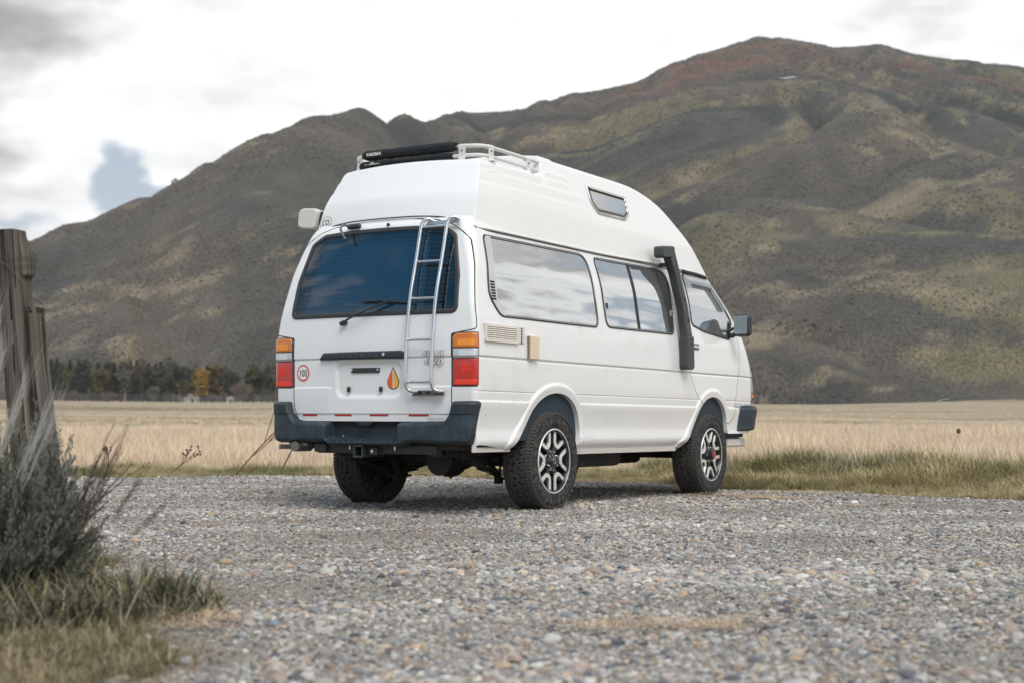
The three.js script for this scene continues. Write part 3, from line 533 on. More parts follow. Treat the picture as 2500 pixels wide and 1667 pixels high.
// ---------------------------------------------------------------- wiper, parking mirror arm, washer jet
{
  const w = group('rear_wiper', van);
  const zz = (x, y, o) => rearZ(x, y) + o;
  mesh('wiper_arm', [tube([V(-0.190, 1.262, zz(-0.19, 1.262, 0.035)), V(-0.10, 1.298, zz(-0.1, 1.298, 0.052)), V(0.05, 1.352, zz(0.05, 1.352, 0.045)), V(0.155, 1.386, zz(0.155, 1.386, 0.038))], 0.0075, 30, 8)], M.plastic, w);
  mesh('pivot_cap', [at(rbox(0.05, 0.03, 0.045, 0.012), -0.195, 1.262, zz(-0.195, 1.262, 0.022), 0, 0, 0.35)], M.plastic, w);
  mesh('wiper_blade', [tube([V(-0.055, 1.397, zz(0, 1.397, 0.012)), V(0.06, 1.394, zz(0.06, 1.394, 0.016)), V(0.20, 1.386, zz(0.2, 1.386, 0.016)), V(0.36, 1.372, zz(0.36, 1.372, 0.012))], 0.006, 24, 6), tube([V(-0.02, 1.401, zz(0, 1.4, 0.024)), V(0.16, 1.396, zz(0.16, 1.396, 0.036)), V(0.33, 1.379, zz(0.33, 1.379, 0.024))], 0.005, 20, 6), at(rbox(0.04, 0.022, 0.03, 0.006), 0.158, 1.390, zz(0.158, 1.39, 0.03))], M.rubber, w);
  const m = group('mirror_stalk', van);
  mesh('stalk_base', [at(rbox(0.11, 0.034, 0.03, 0.012), -0.235, 1.938, 0.900, -0.5, 0, 0.02)], M.plastic, m);
  mesh('stalk_arm', [tube([V(-0.270, 1.935, 0.915), V(-0.292, 1.948, 0.94), V(-0.300, 1.92, 0.965), V(-0.27, 1.868, 0.975), V(-0.243, 1.838, 0.978)], 0.0085, 30, 8)], std(rgb(0.12, 0.13, 0.14), 0.4, { metalness: 0.4 }), m);
  mesh('washer_jet', at(rbox(0.022, 0.018, 0.02, 0.006), 0.052, 1.932, 0.897, -0.5), M.plastic, van);
}
// ---------------------------------------------------------------- fibreglass high top
const smin = (a, b, k) => { const h = clamp(0.5 + (0.5 * (b - a)) / k); return lerp(b, a, h) - k * h * (1 - h); };
const frontTop = curve([[-3.06, 1.80], [-2.993, 1.90], [-2.787, 2.085], [-2.653, 2.195], [-2.43, 2.325], [-2.21, 2.435], [-1.92, 2.512], [-1.6, 2.565], [-1.2, 2.60], [-0.8, 2.63]]);
const slope2 = (d, d1, k1, k2) => { const a = d * k1, b = d1 * k1 + (d - d1) * k2; return smin(a, b, 0.03); };
function topY(x, z) {
  const a = Math.abs(x), base = 0.708 - 0.036 * sstep(0.25, 0.80, z) - 0.012 * sstep(-2.4, -2.9, z);
  const lean = (d) => 1.885 + slope2(d, 0.031, 7.7, 3.0);
  const y0 = lean(base - a), run = sstep(-0.92, -0.78, z), run2 = sstep(-0.30, -0.33, z) * sstep(-0.68, -0.60, z);
  const ledge = (yc, drop) => sstep(yc + 0.014, yc - 0.010, y0) * sstep(yc - drop, yc - 0.012, y0);
  const out = 0.0085 * run * (ledge(2.292, 0.075) + ledge(2.203, 0.09) + ledge(2.362, 0.05) * sstep(-0.24, -0.18, z)) + 0.006 * run2 * (ledge(2.428, 0.04) + ledge(2.371, 0.04));
  const side = lean(base + out - a);
  const rear = 1.885 + slope2(0.782 + 0.104 * (1 - (a / 0.67) ** 2) - z, 0.077, 3.1, 1.57);
  const deck = 2.402 - 0.012 * (a / 0.5) ** 2 + 0.02 * sstep(0.5, -0.3, z), high = 2.575 - 0.030 * (a / 0.5) ** 2 + 0.010 * sstep(-0.50, -0.47, z);
  let y = smin(lerp(deck, high, sstep(-0.262, -0.30, z)), side, 0.035);
  y = smin(y, rear, 0.018);
  return smin(y, frontTop(z + 0.16 * (1 - (a / 0.70) ** 2)), 0.04);
}
{
  const xs = [...new Set([...span(-0.735, -0.62, 84), ...span(-0.62, -0.48, 56), ...span(-0.48, 0.48, 44), ...span(0.48, 0.62, 56), ...span(0.62, 0.735, 84)].map((v) => +v.toFixed(5)))], zs = [...new Set([...span(-3.30, -2.5, 90), ...span(-2.5, -0.35, 110), ...span(-0.35, -0.20, 24), ...span(-0.20, 0.52, 50), ...span(0.52, 0.96, 60)].map((v) => +v.toFixed(5)))];
  const base = (x, z) => (z > 0.5 ? 1.888 + 0.077 * (1 - sstep(0.40, 0.68, Math.abs(x))) * sstep(0.5, 0.7, z) : 1.890);
  const g = patch(xs, zs, (x, z) => V(x, topY(x, z), z), (x, z) => base(x, z) - topY(x, z));
  const top = mesh('high_roof', g, M.fibreglass, van);
  // rubber seam under the roof at the rear, rain gutters along the sides
  const seam = []; for (let i = 0; i <= 44; i++) { const s = lerp(-0.80, 0.80, i / 44), a = Math.abs(s), y = curve([[0, 1.982], [0.3, 1.979], [0.5, 1.966], [0.62, 1.945], [0.70, 1.922], [0.76, 1.902], [0.80, 1.888]])(a), z = lerp(0.866, 0.806, (a / 0.72) ** 2); seam.push(V(s * 0.87, y, z)); }
  mesh('roof_seam', tube(seam, 0.0048, 150, 6), M.seal, van);
  for (const sgn of [1, -1]) {
    const pts = span(0.80, -2.98, 30).map((z) => V((sideX(1.885, z) + 0.012 - 0.02 * sstep(0.6, 0.8, z)) * sgn, 1.890 + 0.018 * sstep(-0.8, -2.1, z) - 0.024 * sstep(-2.4, -2.98, z), z));
    const gutter = group('rain_gutter', van);
    mesh('gutter_rail', tube(pts, 0.0085, 120, 8), M.paint, gutter);
    mesh('gutter_seal', tube(pts.map((p) => V(p.x - 0.004 * sgn, p.y - 0.010, p.z)), 0.0042, 120, 6), M.seal, gutter);
  }
  mesh('cab_roof_seam', [tube([V(0.715, 1.895, -2.45), V(0.712, 1.892, -2.75), V(0.70, 1.880, -2.97), V(0.58, 1.876, -3.10), V(0.3, 1.876, -3.17), V(0, 1.878, -3.19), V(-0.3, 1.876, -3.17), V(-0.58, 1.876, -3.10), V(-0.70, 1.880, -2.97), V(-0.712, 1.892, -2.75), V(-0.715, 1.895, -2.45)], 0.013, 90, 8)], M.seal, van);
  // country sticker
  const co = canvasTex(256, 180, (c) => { c.fillStyle = '#1a2226'; c.fillRect(0, 0, 256, 180); c.fillStyle = '#e8e8e4'; c.beginPath(); c.ellipse(128, 90, 121, 83, 0, 0, 7); c.fill(); c.fillStyle = '#0e1a24'; c.font = 'bold 122px sans-serif'; c.textAlign = 'center'; c.textBaseline = 'middle'; c.fillText('CO', 128, 96); });
  const zOf = (x, y) => { let a = 0.5, b = 0.95; for (let i = 0; i < 40; i++) { const m = (a + b) / 2; if (topY(x, m) > y) a = m; else b = m; } return a; };
  mesh('country_sticker', patch(span(-0.65, -0.52, 16), span(1.955, 2.05, 12), (x, y) => V(x, y, zOf(x, y) + 0.004), (x, y) => Math.hypot((x + 0.585) / 0.062, (y - 2.003) / 0.043) - 1, (x, y) => [(x + 0.647) / 0.124, (y - 1.96) / 0.086]), std(0xffffff, 0.5, { map: co }), van);
  // small hinged window in the roof side
  const HW = fillet([[-0.935, 2.424, 0.012], [-1.598, 2.424, 0.012], [-1.576, 2.268, 0.03], [-1.486, 2.214, 0.05], [-1.013, 2.207, 0.07], [-0.935, 2.285, 0.10]], 7), sdH = polySdf(HW);
  const xOf = (z, y) => { let a = 0.35, b = 0.78; for (let i = 0; i < 36; i++) { const m = (a + b) / 2; if (topY(m, z) > y) a = m; else b = m; } return a; };
  const hp = (o, g0, g1) => patch(span(-1.62, -0.91, 110), span(2.19, 2.44, 50), (z, y) => V(xOf(z, y) + (typeof o === 'function' ? o(sdH(z, y)) : o), y, z), (z, y) => Math.max(g0 - sdH(z, y), sdH(z, y) - g1));
  const hw = group('roof_window', van);
  mesh('window_frame', hp((d) => 0.013 * Math.sqrt(clamp(1 - (1 - clamp((0.012 - Math.abs(d + 0.010)) / 0.006)) ** 2)), -0.022, 0.002), M.trim, hw);
  mesh('frame_seal', [hp(0.0135, -0.013, -0.009), hp(0.009, -0.028, -0.021)], M.dark, hw);
  mesh('pane_surround', hp(0.006, -0.048, -0.026), std(rgb(0.19, 0.12, 0.09), 0.5), hw);
  mesh('pane', hp(0.010, -9, -0.040), phys(rgb(0.78, 0.71, 0.67), 0.04, { metalness: 0.75, clearcoat: 1, clearcoatRoughness: 0.02 }), hw);
  mesh('hinge_rail', [tube([V(xOf(-0.97, 2.404) + 0.018, 2.404, -0.965), V(xOf(-1.25, 2.404) + 0.018, 2.404, -1.25), V(xOf(-1.56, 2.404) + 0.018, 2.404, -1.56)], 0.006, 20, 6)], M.trim, hw);
  const hl = group('roof_window', van);
  mesh('pane', mirrorX(hp(0.010, -9, -0.03)), M.filmGlass, hl); mesh('window_frame', mirrorX(hp(0.014, -0.034, 0.002)), M.trim, hl);
}
// ---------------------------------------------------------------- roof rack
{
  const r = group('roof_rack', van);
  const path = (y, zf) => [V(0.535, y + 0.006, zf), V(0.540, y + 0.004, 0.0), V(0.550, y, 0.34), V(0.546, y, 0.43), V(0.508, y, 0.492), V(0.42, y, 0.517), V(0.2, y, 0.520), V(0, y, 0.520), V(-0.2, y, 0.520), V(-0.42, y, 0.517), V(-0.508, y, 0.492), V(-0.546, y, 0.43), V(-0.550, y, 0.34), V(-0.540, y + 0.004, 0.0), V(-0.535, y + 0.006, zf)];
  mesh('rack_rail', tube(path(2.497, -0.315), 0.0145, 160, 10), M.rackPaint, r);
  mesh('rack_rail', tube(path(2.433, -0.270), 0.0125, 160, 10), M.rackPaint, r);
  const bracket = (x, z, ry) => {
    const g = [at(rbox(0.052, 0.075, 0.005, 0.002), 0, 2.468, 0.014), at(rbox(0.052, 0.005, 0.045, 0.002), 0, 2.396, 0.03), at(rbox(0.052, 0.052, 0.005, 0.002), 0, 2.418, 0.017, -0.25), at(cyl(0.0175, 0.0175, 0.052, 12), 0, 2.497, 0, 0, 0, Math.PI / 2), at(cyl(0.0155, 0.0155, 0.052, 12), 0, 2.433, 0, 0, 0, Math.PI / 2)];
    const b = mesh('rack_bracket', g.map((q) => at(q, x, 0, z, 0, ry, 0)), M.rackPaint, r);
    mesh('bracket_screw', at(at(cyl(0.006, 0.006, 0.006, 8), 0, 2.466, 0.018, Math.PI / 2), x, 0, z, 0, ry, 0), M.dark, b);
  };
  bracket(0.405, 0.517, 0.05); bracket(0.548, 0.40, 1.40); bracket(0.539, -0.120, Math.PI / 2); bracket(-0.482, 0.504, -0.35); bracket(-0.545, 0.2, -Math.PI / 2); bracket(-0.539, -0.15, -Math.PI / 2);
}
// two cloth pads strapped round the rear rails
{
  const cloth = std(rgb(0.012, 0.015, 0.017), 0.85), seed = rngOf(3);
  const weave = dataTex(128, (u, v) => { const n = 0.5 + 0.3 * Math.sin(u * 400) * Math.sin(v * 400) + 0.3 * noise3(u * 20, v * 20, 0); return [n, n, n]; }); weave.repeat.set(3, 3);
  cloth.bumpMap = weave; cloth.bumpScale = 0.001;
  [[2.499, -0.452, 0.352, 'upper'], [2.430, -0.475, 0.312, 'lower']].forEach(([y, x0, x1, which], k) => {
    const pad = group('rack_pad', scene, -0.4244, 0, -10.5038);
    pad.rotation.y = -0.5432;
    tag(pad, which + ' black padded sleeve wrapped round the white roof rack, white lettering', 'rack pad');
    const P = (u, a) => { const t = clamp(u), x = lerp(x0, x1, t), e = Math.sqrt(clamp(1 - (1 - clamp(t / 0.07)) ** 2, 0.12)) * (t > 0.95 ? lerp(1, 0.72, (t - 0.95) / 0.05) : 1), w = 0.0028 * noise3(x * 22, Math.sin(a) * 2, k * 7) + 0.0015 * noise3(x * 70, Math.cos(a) * 3, 2) + (k ? -0.006 * Math.sin(t * 2.6) * (Math.sin(a) < 0 ? 1 : 0.2) : 0); return V(x, y + (k ? -0.004 : 0.004) + Math.sin(a) * (0.0365 * e + w) , 0.520 + Math.cos(a) * (0.046 * e + w)); };
    const caps = [at(new THREE.SphereGeometry(0.014, 8, 6), x1 - 0.006, y, 0.52)];
    mesh('pad_sleeve', patch(span(0, 1, 70), span(0, Math.PI * 2, 34), P, null, (u, a) => [u, a / 8]), cloth, pad);
    mesh('pad_seam', tube(span(0.06, 0.98, 24).map((t) => P(t, k ? 0.62 : -0.62)), 0.0012, 60, 4), std(rgb(0.05, 0.055, 0.06), 0.9), pad);
    const fringe = []; for (let i = 0; i < 4; i++) fringe.push(at(new THREE.ConeGeometry(0.012, 0.035, 5), x1 + 0.010, y + 0.018 - i * 0.013, 0.53, 0, 0, -Math.PI / 2 + (seed() - 0.5)));
    mesh('pad_end', [...fringe, ...caps], cloth, pad);
    const g = new TextGeometry('YAKIMA', { font, size: 0.0230, depth: 0.0008, curveSegments: 3 }); g.computeBoundingBox(); g.scale(0.132 / (g.boundingBox.max.x - g.boundingBox.min.x), 1, 1); g.applyMatrix4(new THREE.Matrix4().makeShear(0, 0, 0.12, 0, 0, 0));
    mesh('pad_lettering', at(g, -0.392 - k * 0.015, y - 0.010 + k * 0.006, 0.520 + 0.0480, -0.10 + k * -0.45, 0, 0.015), std(rgb(0.72, 0.73, 0.72), 0.7), pad);
  });
}
// rolled awning along the left side of the roof
{
  const a = group('awning', van);
  const shape = (k) => { const s = new THREE.Shape(fillet([[-0.832 - k, 1.985 - k, 0.035], [-0.700 + k, 1.972 - k, 0.02], [-0.668 + k, 2.105 + k, 0.02], [-0.820 - k, 2.114 + k, 0.04]], 6).map((p) => new THREE.Vector2(p[0], p[1]))); return s; };
  mesh('awning_case', at(new THREE.ExtrudeGeometry(shape(0), { depth: 2.3, bevelEnabled: false }), 0, 0, -1.57), M.oldWhite, a);
  mesh('end_cap', at(new THREE.ExtrudeGeometry(shape(-0.004), { depth: 0.035, bevelEnabled: true, bevelSize: 0.010, bevelThickness: 0.012, bevelSegments: 3 }), 0, 0, 0.735), M.oldWhite, a);
  mesh('end_cap', at(new THREE.ExtrudeGeometry(shape(-0.004), { depth: 0.03, bevelEnabled: true, bevelSize: 0.010, bevelThickness: 0.012, bevelSegments: 3 }), 0, 0, -1.60), M.oldWhite, a);
  for (const z of [0.70, -0.4, -1.4]) mesh('awning_bracket', at(rbox(0.05, 0.10, 0.05, 0.01), -0.664, 2.045, z), M.plastic, a);
}
// ---------------------------------------------------------------- wheels
{
  const toX = (g) => g.rotateZ(-Math.PI / 2);
  const lathe = (pts, n = 72) => toX(new THREE.LatheGeometry(pts.map((p) => new THREE.Vector2(p[0], p[1])), n));
  const tyreMat = std(rgb(0.030, 0.031, 0.032), 0.85), dustTex = dataTex(256, (u, v) => { const n = clamp(0.62 + 0.5 * fbm(u * 6, v * 6, 8, 6, 0.6)); return [n, n * 0.985, n * 0.965]; }, true);
  dustTex.wrapS = dustTex.wrapT = THREE.MirroredRepeatWrapping; dustTex.repeat.set(8, 2);
  tyreMat.map = dustTex; tyreMat.color = rgb(0.086, 0.087, 0.088);
  const treadMat = std(rgb(0.150, 0.150, 0.147), 0.9, { map: dustTex });  // paler dusty blocks over a darker carcass, painting shade into the grooves
  const darkWheel = phys(rgb(0.030, 0.034, 0.038), 0.32, { metalness: 0.55, clearcoat: 0.6, clearcoatRoughness: 0.1 }), machined = std(rgb(0.86, 0.86, 0.85), 0.28, { metalness: 0.5 });
  const R = 0.336;
  const carcass = lathe([[0.205, -0.105], [0.224, -0.104], [0.238, -0.112], [0.268, -0.1175], [0.296, -0.116], [0.316, -0.110], [0.328, -0.102], [0.334, -0.088], [0.3365, -0.05], [0.337, 0], [0.3365, 0.05], [0.334, 0.088], [0.328, 0.102], [0.316, 0.110], [0.296, 0.116], [0.268, 0.1175], [0.238, 0.112], [0.224, 0.104], [0.205, 0.105]], 96);
  const blocks = [], N = 42;
  const block = (ang, ax, w, l, h, skew, rBase, tilt = 0) => { const g = new THREE.BoxGeometry(w, h, l); g.rotateY(skew); g.rotateZ(tilt); g.translate(ax, rBase + h / 2 - 0.002, 0); g.rotateX(ang); blocks.push(g); };
  for (let i = 0; i < N; i++) {
    const a = (i / N) * 2 * Math.PI, p = (2 * Math.PI) / N, v = i % 2;                      // one pitch is about 50 mm
    for (const s of [-1, 1]) {
      for (const k of [0, 0.5]) { block(a + p * (0.25 * s + k), s * 0.0855, 0.038, 0.0218, 0.0130, 0.10 * s, R - 0.003, -0.15 * s); block(a + p * (0.25 * s + k), s * 0.1055, 0.018, k ? 0.019 : 0.013, 0.016, 0, 0.320, -0.98 * s); }
      block(a - p * 0.1 * s, s * 0.0455, 0.0365, 0.0222, 0.0125, 0.38 * s, R - 0.001); block(a + p * (0.40 - 0.1 * s), s * 0.0445 + s * 0.004 * (v ? 1 : -1), 0.032, 0.0205, 0.0125, -0.26 * s, R - 0.001);
    }
    block(a, 0.004 * (v ? 1 : -1), 0.044, 0.0222, 0.0122, 0.5, R); block(a + p * 0.5, -0.006 * (v ? 1 : -1), 0.040, 0.0216, 0.0122, -0.42, R);
  }
  const sideRibs = []; for (let i = 0; i < 40; i++) { const g = new THREE.BoxGeometry(0.004, 0.018, 0.005); g.rotateX(0.5); g.translate(0.1165, 0.300, 0); g.rotateX((i / 40) * 6.2832); sideRibs.push(g); }
  const tread = merge(blocks), ribGeo = merge(sideRibs);
  const barrel = lathe([[0.2255, 0.100], [0.2255, 0.110], [0.221, 0.113], [0.216, 0.110], [0.210, 0.098], [0.203, 0.075], [0.196, 0.03], [0.190, -0.06], [0.203, -0.10], [0.222, -0.106]], 72);
  const lip = lathe([[0.2262, 0.1035], [0.2262, 0.1105], [0.2215, 0.1138], [0.2165, 0.1115]], 72);
  const drum = [lathe([[0.001, 0.0], [0.150, 0.0], [0.158, -0.008], [0.158, -0.06], [0.001, -0.07]], 48)];
  const shape = (pts, hole) => { const s = new THREE.Shape(pts.map((p) => new THREE.Vector2(...p))); if (hole) s.holes.push(new THREE.Path(hole.map((p) => new THREE.Vector2(...p)))); return s; };
  const edge = (r) => [0.5 * r - 0.0225, 0.866 * r + 0.013];
  const [ox, oy] = edge(0.2135), [ix, iy] = edge(0.132);
  const vShape = shape([[0.0, 0.104], [0.022, 0.106], [ix, iy], [ox, oy], [ox - 0.022, oy + 0.0120], [0.0245, 0.136], [0.0, 0.129], [-0.0245, 0.136], [-ox + 0.022, oy + 0.0120], [-ox, oy], [-ix, iy], [-0.022, 0.106]]);
  const backShape = shape([[-0.026, 0.035], [0.026, 0.035], [0.024, 0.10], [ix + 0.004, iy - 0.004], [ox + 0.004, oy - 0.001], [ox - 0.040, oy + 0.018], [0.010, 0.150], [-0.010, 0.150], [-ox + 0.040, oy + 0.018], [-ox - 0.004, oy - 0.001], [-ix - 0.004, iy - 0.004], [-0.024, 0.10]]);
  // shape lies in (x, y) = (across, outward); the extrusion points out of the wheel (+x)
  const place = (g, k, x, off) => { g.rotateY(Math.PI / 2); g.translate(x, 0, 0); g.rotateX((k / 6) * 2 * Math.PI + off); return g; };
  const makeWheel = (front, off) => {
    const w = group('wheel', van);
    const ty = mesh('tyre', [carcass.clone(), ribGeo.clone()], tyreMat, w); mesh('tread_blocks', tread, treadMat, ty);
    const rim = mesh('rim', [barrel.clone()], darkWheel, w);
    mesh('rim_lip', lip.clone(), machined, rim);
    for (let k = 0; k < 6; k++) {
      const back = place(new THREE.ExtrudeGeometry(backShape, { depth: 0.034, bevelEnabled: true, bevelSize: 0.002, bevelThickness: 0.003, bevelSegments: 2 }), k, 0.050, off);
      mesh('spoke', back, darkWheel, rim);
      mesh('machined_face', place(new THREE.ExtrudeGeometry(vShape, { depth: 0.008, bevelEnabled: true, bevelSize: 0.0012, bevelThickness: 0.0015, bevelSegments: 1 }), k, 0.0865, off), machined, rim);
    }
    mesh('brake_drum', drum.map((g) => g.clone()), M.underSteel, w);
    const hub = mesh('hub', front ? [lathe([[0.080, 0.045], [0.078, 0.075], [0.050, 0.085], [0.040, 0.088], [0.039, 0.128], [0.034, 0.134], [0.001, 0.134]], 32)] : [lathe([[0.082, 0.045], [0.080, 0.078], [0.052, 0.090], [0.036, 0.106], [0.033, 0.109], [0.001, 0.109]], 32)], darkWheel, w);
    if (front) { mesh('red_dial', toX(cyl(0.030, 0.030, 0.004, 24)).translate(0.1355, 0, 0), std(rgb(0.62, 0.05, 0.03), 0.4), hub); mesh('dial_mark', [at(rbox(0.004, 0.044, 0.012, 0.001), 0.137, 0, 0, 0.7)], M.dark, hub); for (let k = 0; k < 8; k++) mesh('dial_notch', toX(cyl(0.003, 0.003, 0.004, 6)).translate(0.136, 0.034 * Math.cos(k * 0.785), 0.034 * Math.sin(k * 0.785)), M.steel, hub); }
    else { const em = new THREE.TorusGeometry(0.020, 0.0022, 6, 28); em.rotateY(Math.PI / 2); const e2 = new THREE.TorusGeometry(0.0145, 0.0018, 6, 24).scale(0.5, 1, 1).rotateY(Math.PI / 2), e3 = new THREE.TorusGeometry(0.0145, 0.0018, 6, 24).scale(1.2, 0.42, 1).rotateY(Math.PI / 2).translate(0, 0.006, 0); mesh('hub_emblem', [em, e2, e3].map((g) => g.translate(0.110, 0, 0)), std(rgb(0.30, 0.31, 0.32), 0.3, { metalness: 0.8 }), hub); }
    for (let k = 0; k < 6; k++) { const a = ((k + 0.5) / 6) * 6.2832 + off; mesh('lug_nut', toX(cyl(0.0095, 0.0115, 0.028, 6)).translate(0.090, 0.064 * Math.cos(a), 0.064 * Math.sin(a)), M.chrome, w); }
    return w;
  };
  const rear = makeWheel(false, Math.PI / 6 + 0.02), front = makeWheel(true, 0.09);
  rear.position.set(0.737, 0.3354, 0); front.position.set(0.737, 0.3354, -2.748); front.rotation.y = 0;
  const rearLeft = rear.clone(), frontLeft = front.clone();
  van.add(rearLeft, frontLeft);
  rearLeft.position.set(-0.725, 0.3354, 0); rearLeft.rotation.y = Math.PI; rearLeft.rotation.order = 'YXZ'; rearLeft.rotation.x = 0.4;
  frontLeft.position.set(-0.725, 0.3354, -2.748); frontLeft.rotation.y = Math.PI;
  // arch liners
  const liner = (P, zc) => { const Q = P.slice(1, -1), n = Q.length; return patch(span(0, n - 1.001, (n - 1) * 2), span(0, 1, 6), (i, t) => { const k = clamp(i, 0, n - 1.0001), j = Math.floor(k), f = k - j, z = lerp(Q[j][0], Q[j + 1][0], f), y = lerp(Q[j][1], Q[j + 1][1], f); return V(sideX(0.7, z) - 0.04 - 0.40 * t, y + 0.03 + 0.015 * Math.sin(t * 9), zc + (z - zc) * (1.07)); }); };
  const lin = [liner(archRear, 0.02), liner(archFront, -2.77)];
  const linerMat = std(rgb(0.075, 0.070, 0.062), 0.9); linerMat.map = dirt.clone(); linerMat.map.repeat.set(1, 1); linerMat.color = rgb(0.115, 0.098, 0.080);
  for (const g of lin) { mesh('arch_liner', g, linerMat, van); mesh('arch_liner', mirrorX(g), linerMat, van); }
}
// ---------------------------------------------------------------- snorkel
{
  const s = group('snorkel', van);
  const ext = (pts, depth, x0, seg = 4) => {
    const g = new THREE.ExtrudeGeometry(new THREE.Shape(fillet(pts, 5).map((p) => new THREE.Vector2(-p[0], p[1]))), { depth, bevelEnabled: true, bevelSize: 0.012, bevelThickness: 0.012, bevelSegments: 3, curveSegments: 6 });
    g.rotateY(Math.PI / 2);                                            // shape (-z, y), depth along x
    const a = g.attributes.position; for (let i = 0; i < a.count; i++) a.setX(i, a.getX(i) + x0 + -0.085 * sstep(1.25, 2.02, a.getY(i))); g.computeVertexNormals(); return g;
  };
  mesh('lower_housing', ext([[-2.094, 1.055, 0.03], [-2.214, 1.058, 0.02], [-2.205, 1.31, 0.01], [-2.098, 1.305, 0.01]], 0.056, 0.857), M.snorkel, s);
  mesh('pipe', ext([[-2.100, 1.322], [-2.182, 1.330], [-2.158, 1.60, 0.3], [-2.100, 1.850, 0.2], [-2.018, 2.022, 0.02], [-1.925, 1.995, 0.02], [-2.030, 1.82, 0.2], [-2.086, 1.55, 0.3]], 0.048, 0.860), M.snorkel, s);
  mesh('intake_head', ext([[-1.795, 1.948, 0.02], [-1.945, 1.962, 0.01], [-1.985, 1.975, 0.02], [-2.012, 2.040, 0.02], [-1.795, 2.020, 0.02]], 0.066, 0.851), M.snorkel, s);
  mesh('mount_bracket', [at(rbox(0.12, 0.03, 0.03, 0.006), 0.745, 1.902, -2.00), at(cyl(0.014, 0.014, 0.07, 10), 0.78, 1.898, -1.985, 0, 0, Math.PI / 2)], M.seal, s);
  for (const [z, y] of [[-2.075, 1.82], [-2.120, 1.62], [-2.138, 1.45], [-2.16, 1.255]]) mesh('clamp_bolt', at(rbox(0.008, 0.024, 0.018, 0.004), 0.857 + 0.0655 - 0.085 * sstep(1.25, 2.02, y), y, z), M.dark, s);
}
// ---------------------------------------------------------------- door mirrors, aerial
for (const sgn of [1, -1]) {
  const m = group('door_mirror', van);
  mesh('mirror_housing', [at(rbox(0.170, 0.205, 0.090, 0.044, 6), 0.955 * sgn, 1.470, -3.205, 0, -0.22 * sgn, 0)], M.plastic, m);
  mesh('mirror_glass', [at(rbox(0.135, 0.155, 0.006, 0.0028), 0.946 * sgn, 1.470, -3.162, -0.02, -0.22 * sgn, 0)], std(rgb(0.34, 0.40, 0.44), 0.03, { metalness: 1 }), m);
  mesh('mirror_arm', [tube([V(0.815 * sgn, 1.385, -3.22), V(0.855 * sgn, 1.385, -3.22), V(0.885 * sgn, 1.42, -3.22)], 0.022, 16, 8), tube([V(0.815 * sgn, 1.42, -3.20), V(0.88 * sgn, 1.45, -3.21)], 0.014, 8, 8)], M.plastic, m);
}
mesh('aerial', [rod([0.735, 1.765, -2.985], [0.75, 1.95, -3.07], 0.0018, 6), at(new THREE.SphereGeometry(0.005, 8, 6), 0.75, 1.952, -3.071), at(cyl(0.006, 0.008, 0.03, 8), 0.734, 1.765, -2.985)], M.dark, van);
// ---------------------------------------------------------------- front of the cab
{
  const both = (g) => [g, mirrorX(g)];
  const sheet = (u0, u1, y0, y1, o, nu = 40, ny = 24, edge = 0.02) => { const f = (u, y) => { const e = Math.min((u - u0) * 0.4, (u1 - u) * 0.4 + (u1 > 4.99 ? 9 : 0), y - y0, y1 - y); return lerp(-0.004, o, Math.sqrt(clamp(1 - (1 - clamp(e / edge)) ** 2))); }; return both(patch(span(u0, u1, nu), span(y0, y1, ny), (u, y) => ring(clamp(u, 0, 5), y, f(u, y)))); };
  mesh('windscreen', sheet(3.42, 5, 1.43, 1.83, 0.004), phys(rgb(0.05, 0.07, 0.08), 0.03, { clearcoat: 1 }), van);
  mesh('front_bumper', sheet(2.945, 5, 0.535, 0.775, 0.055, 50, 20, 0.03), M.bumper, van);
  mesh('headlamp', sheet(3.30, 4.5, 0.882, 1.085, 0.012), phys(rgb(0.55, 0.58, 0.60), 0.08, { clearcoat: 1 }), van);
  mesh('front_indicator', sheet(3.26, 4.3, 0.832, 0.876, 0.022), M.amber, van);
  mesh('lamp_surround', sheet(3.20, 4.6, 0.80, 1.10, 0.003), M.seal, van);
  mesh('front_valance', [at(rbox(0.10, 0.075, 0.34, 0.02), 0.735, 0.432, -3.42), at(rbox(1.5, 0.075, 0.10, 0.02), 0, 0.432, -3.72), at(rbox(0.10, 0.075, 0.34, 0.02), -0.735, 0.432, -3.42)], M.oldWhite, van);
  mesh('valance_step', [at(rbox(0.10, 0.030, 0.27, 0.012), 0.742, 0.486, -3.36), at(rbox(0.10, 0.030, 0.27, 0.012), -0.742, 0.486, -3.36)], M.plastic, van);
  mesh('grille', [at(rbox(1.0, 0.10, 0.02, 0.01), 0, 0.98, -3.945)], M.seal, van);
}
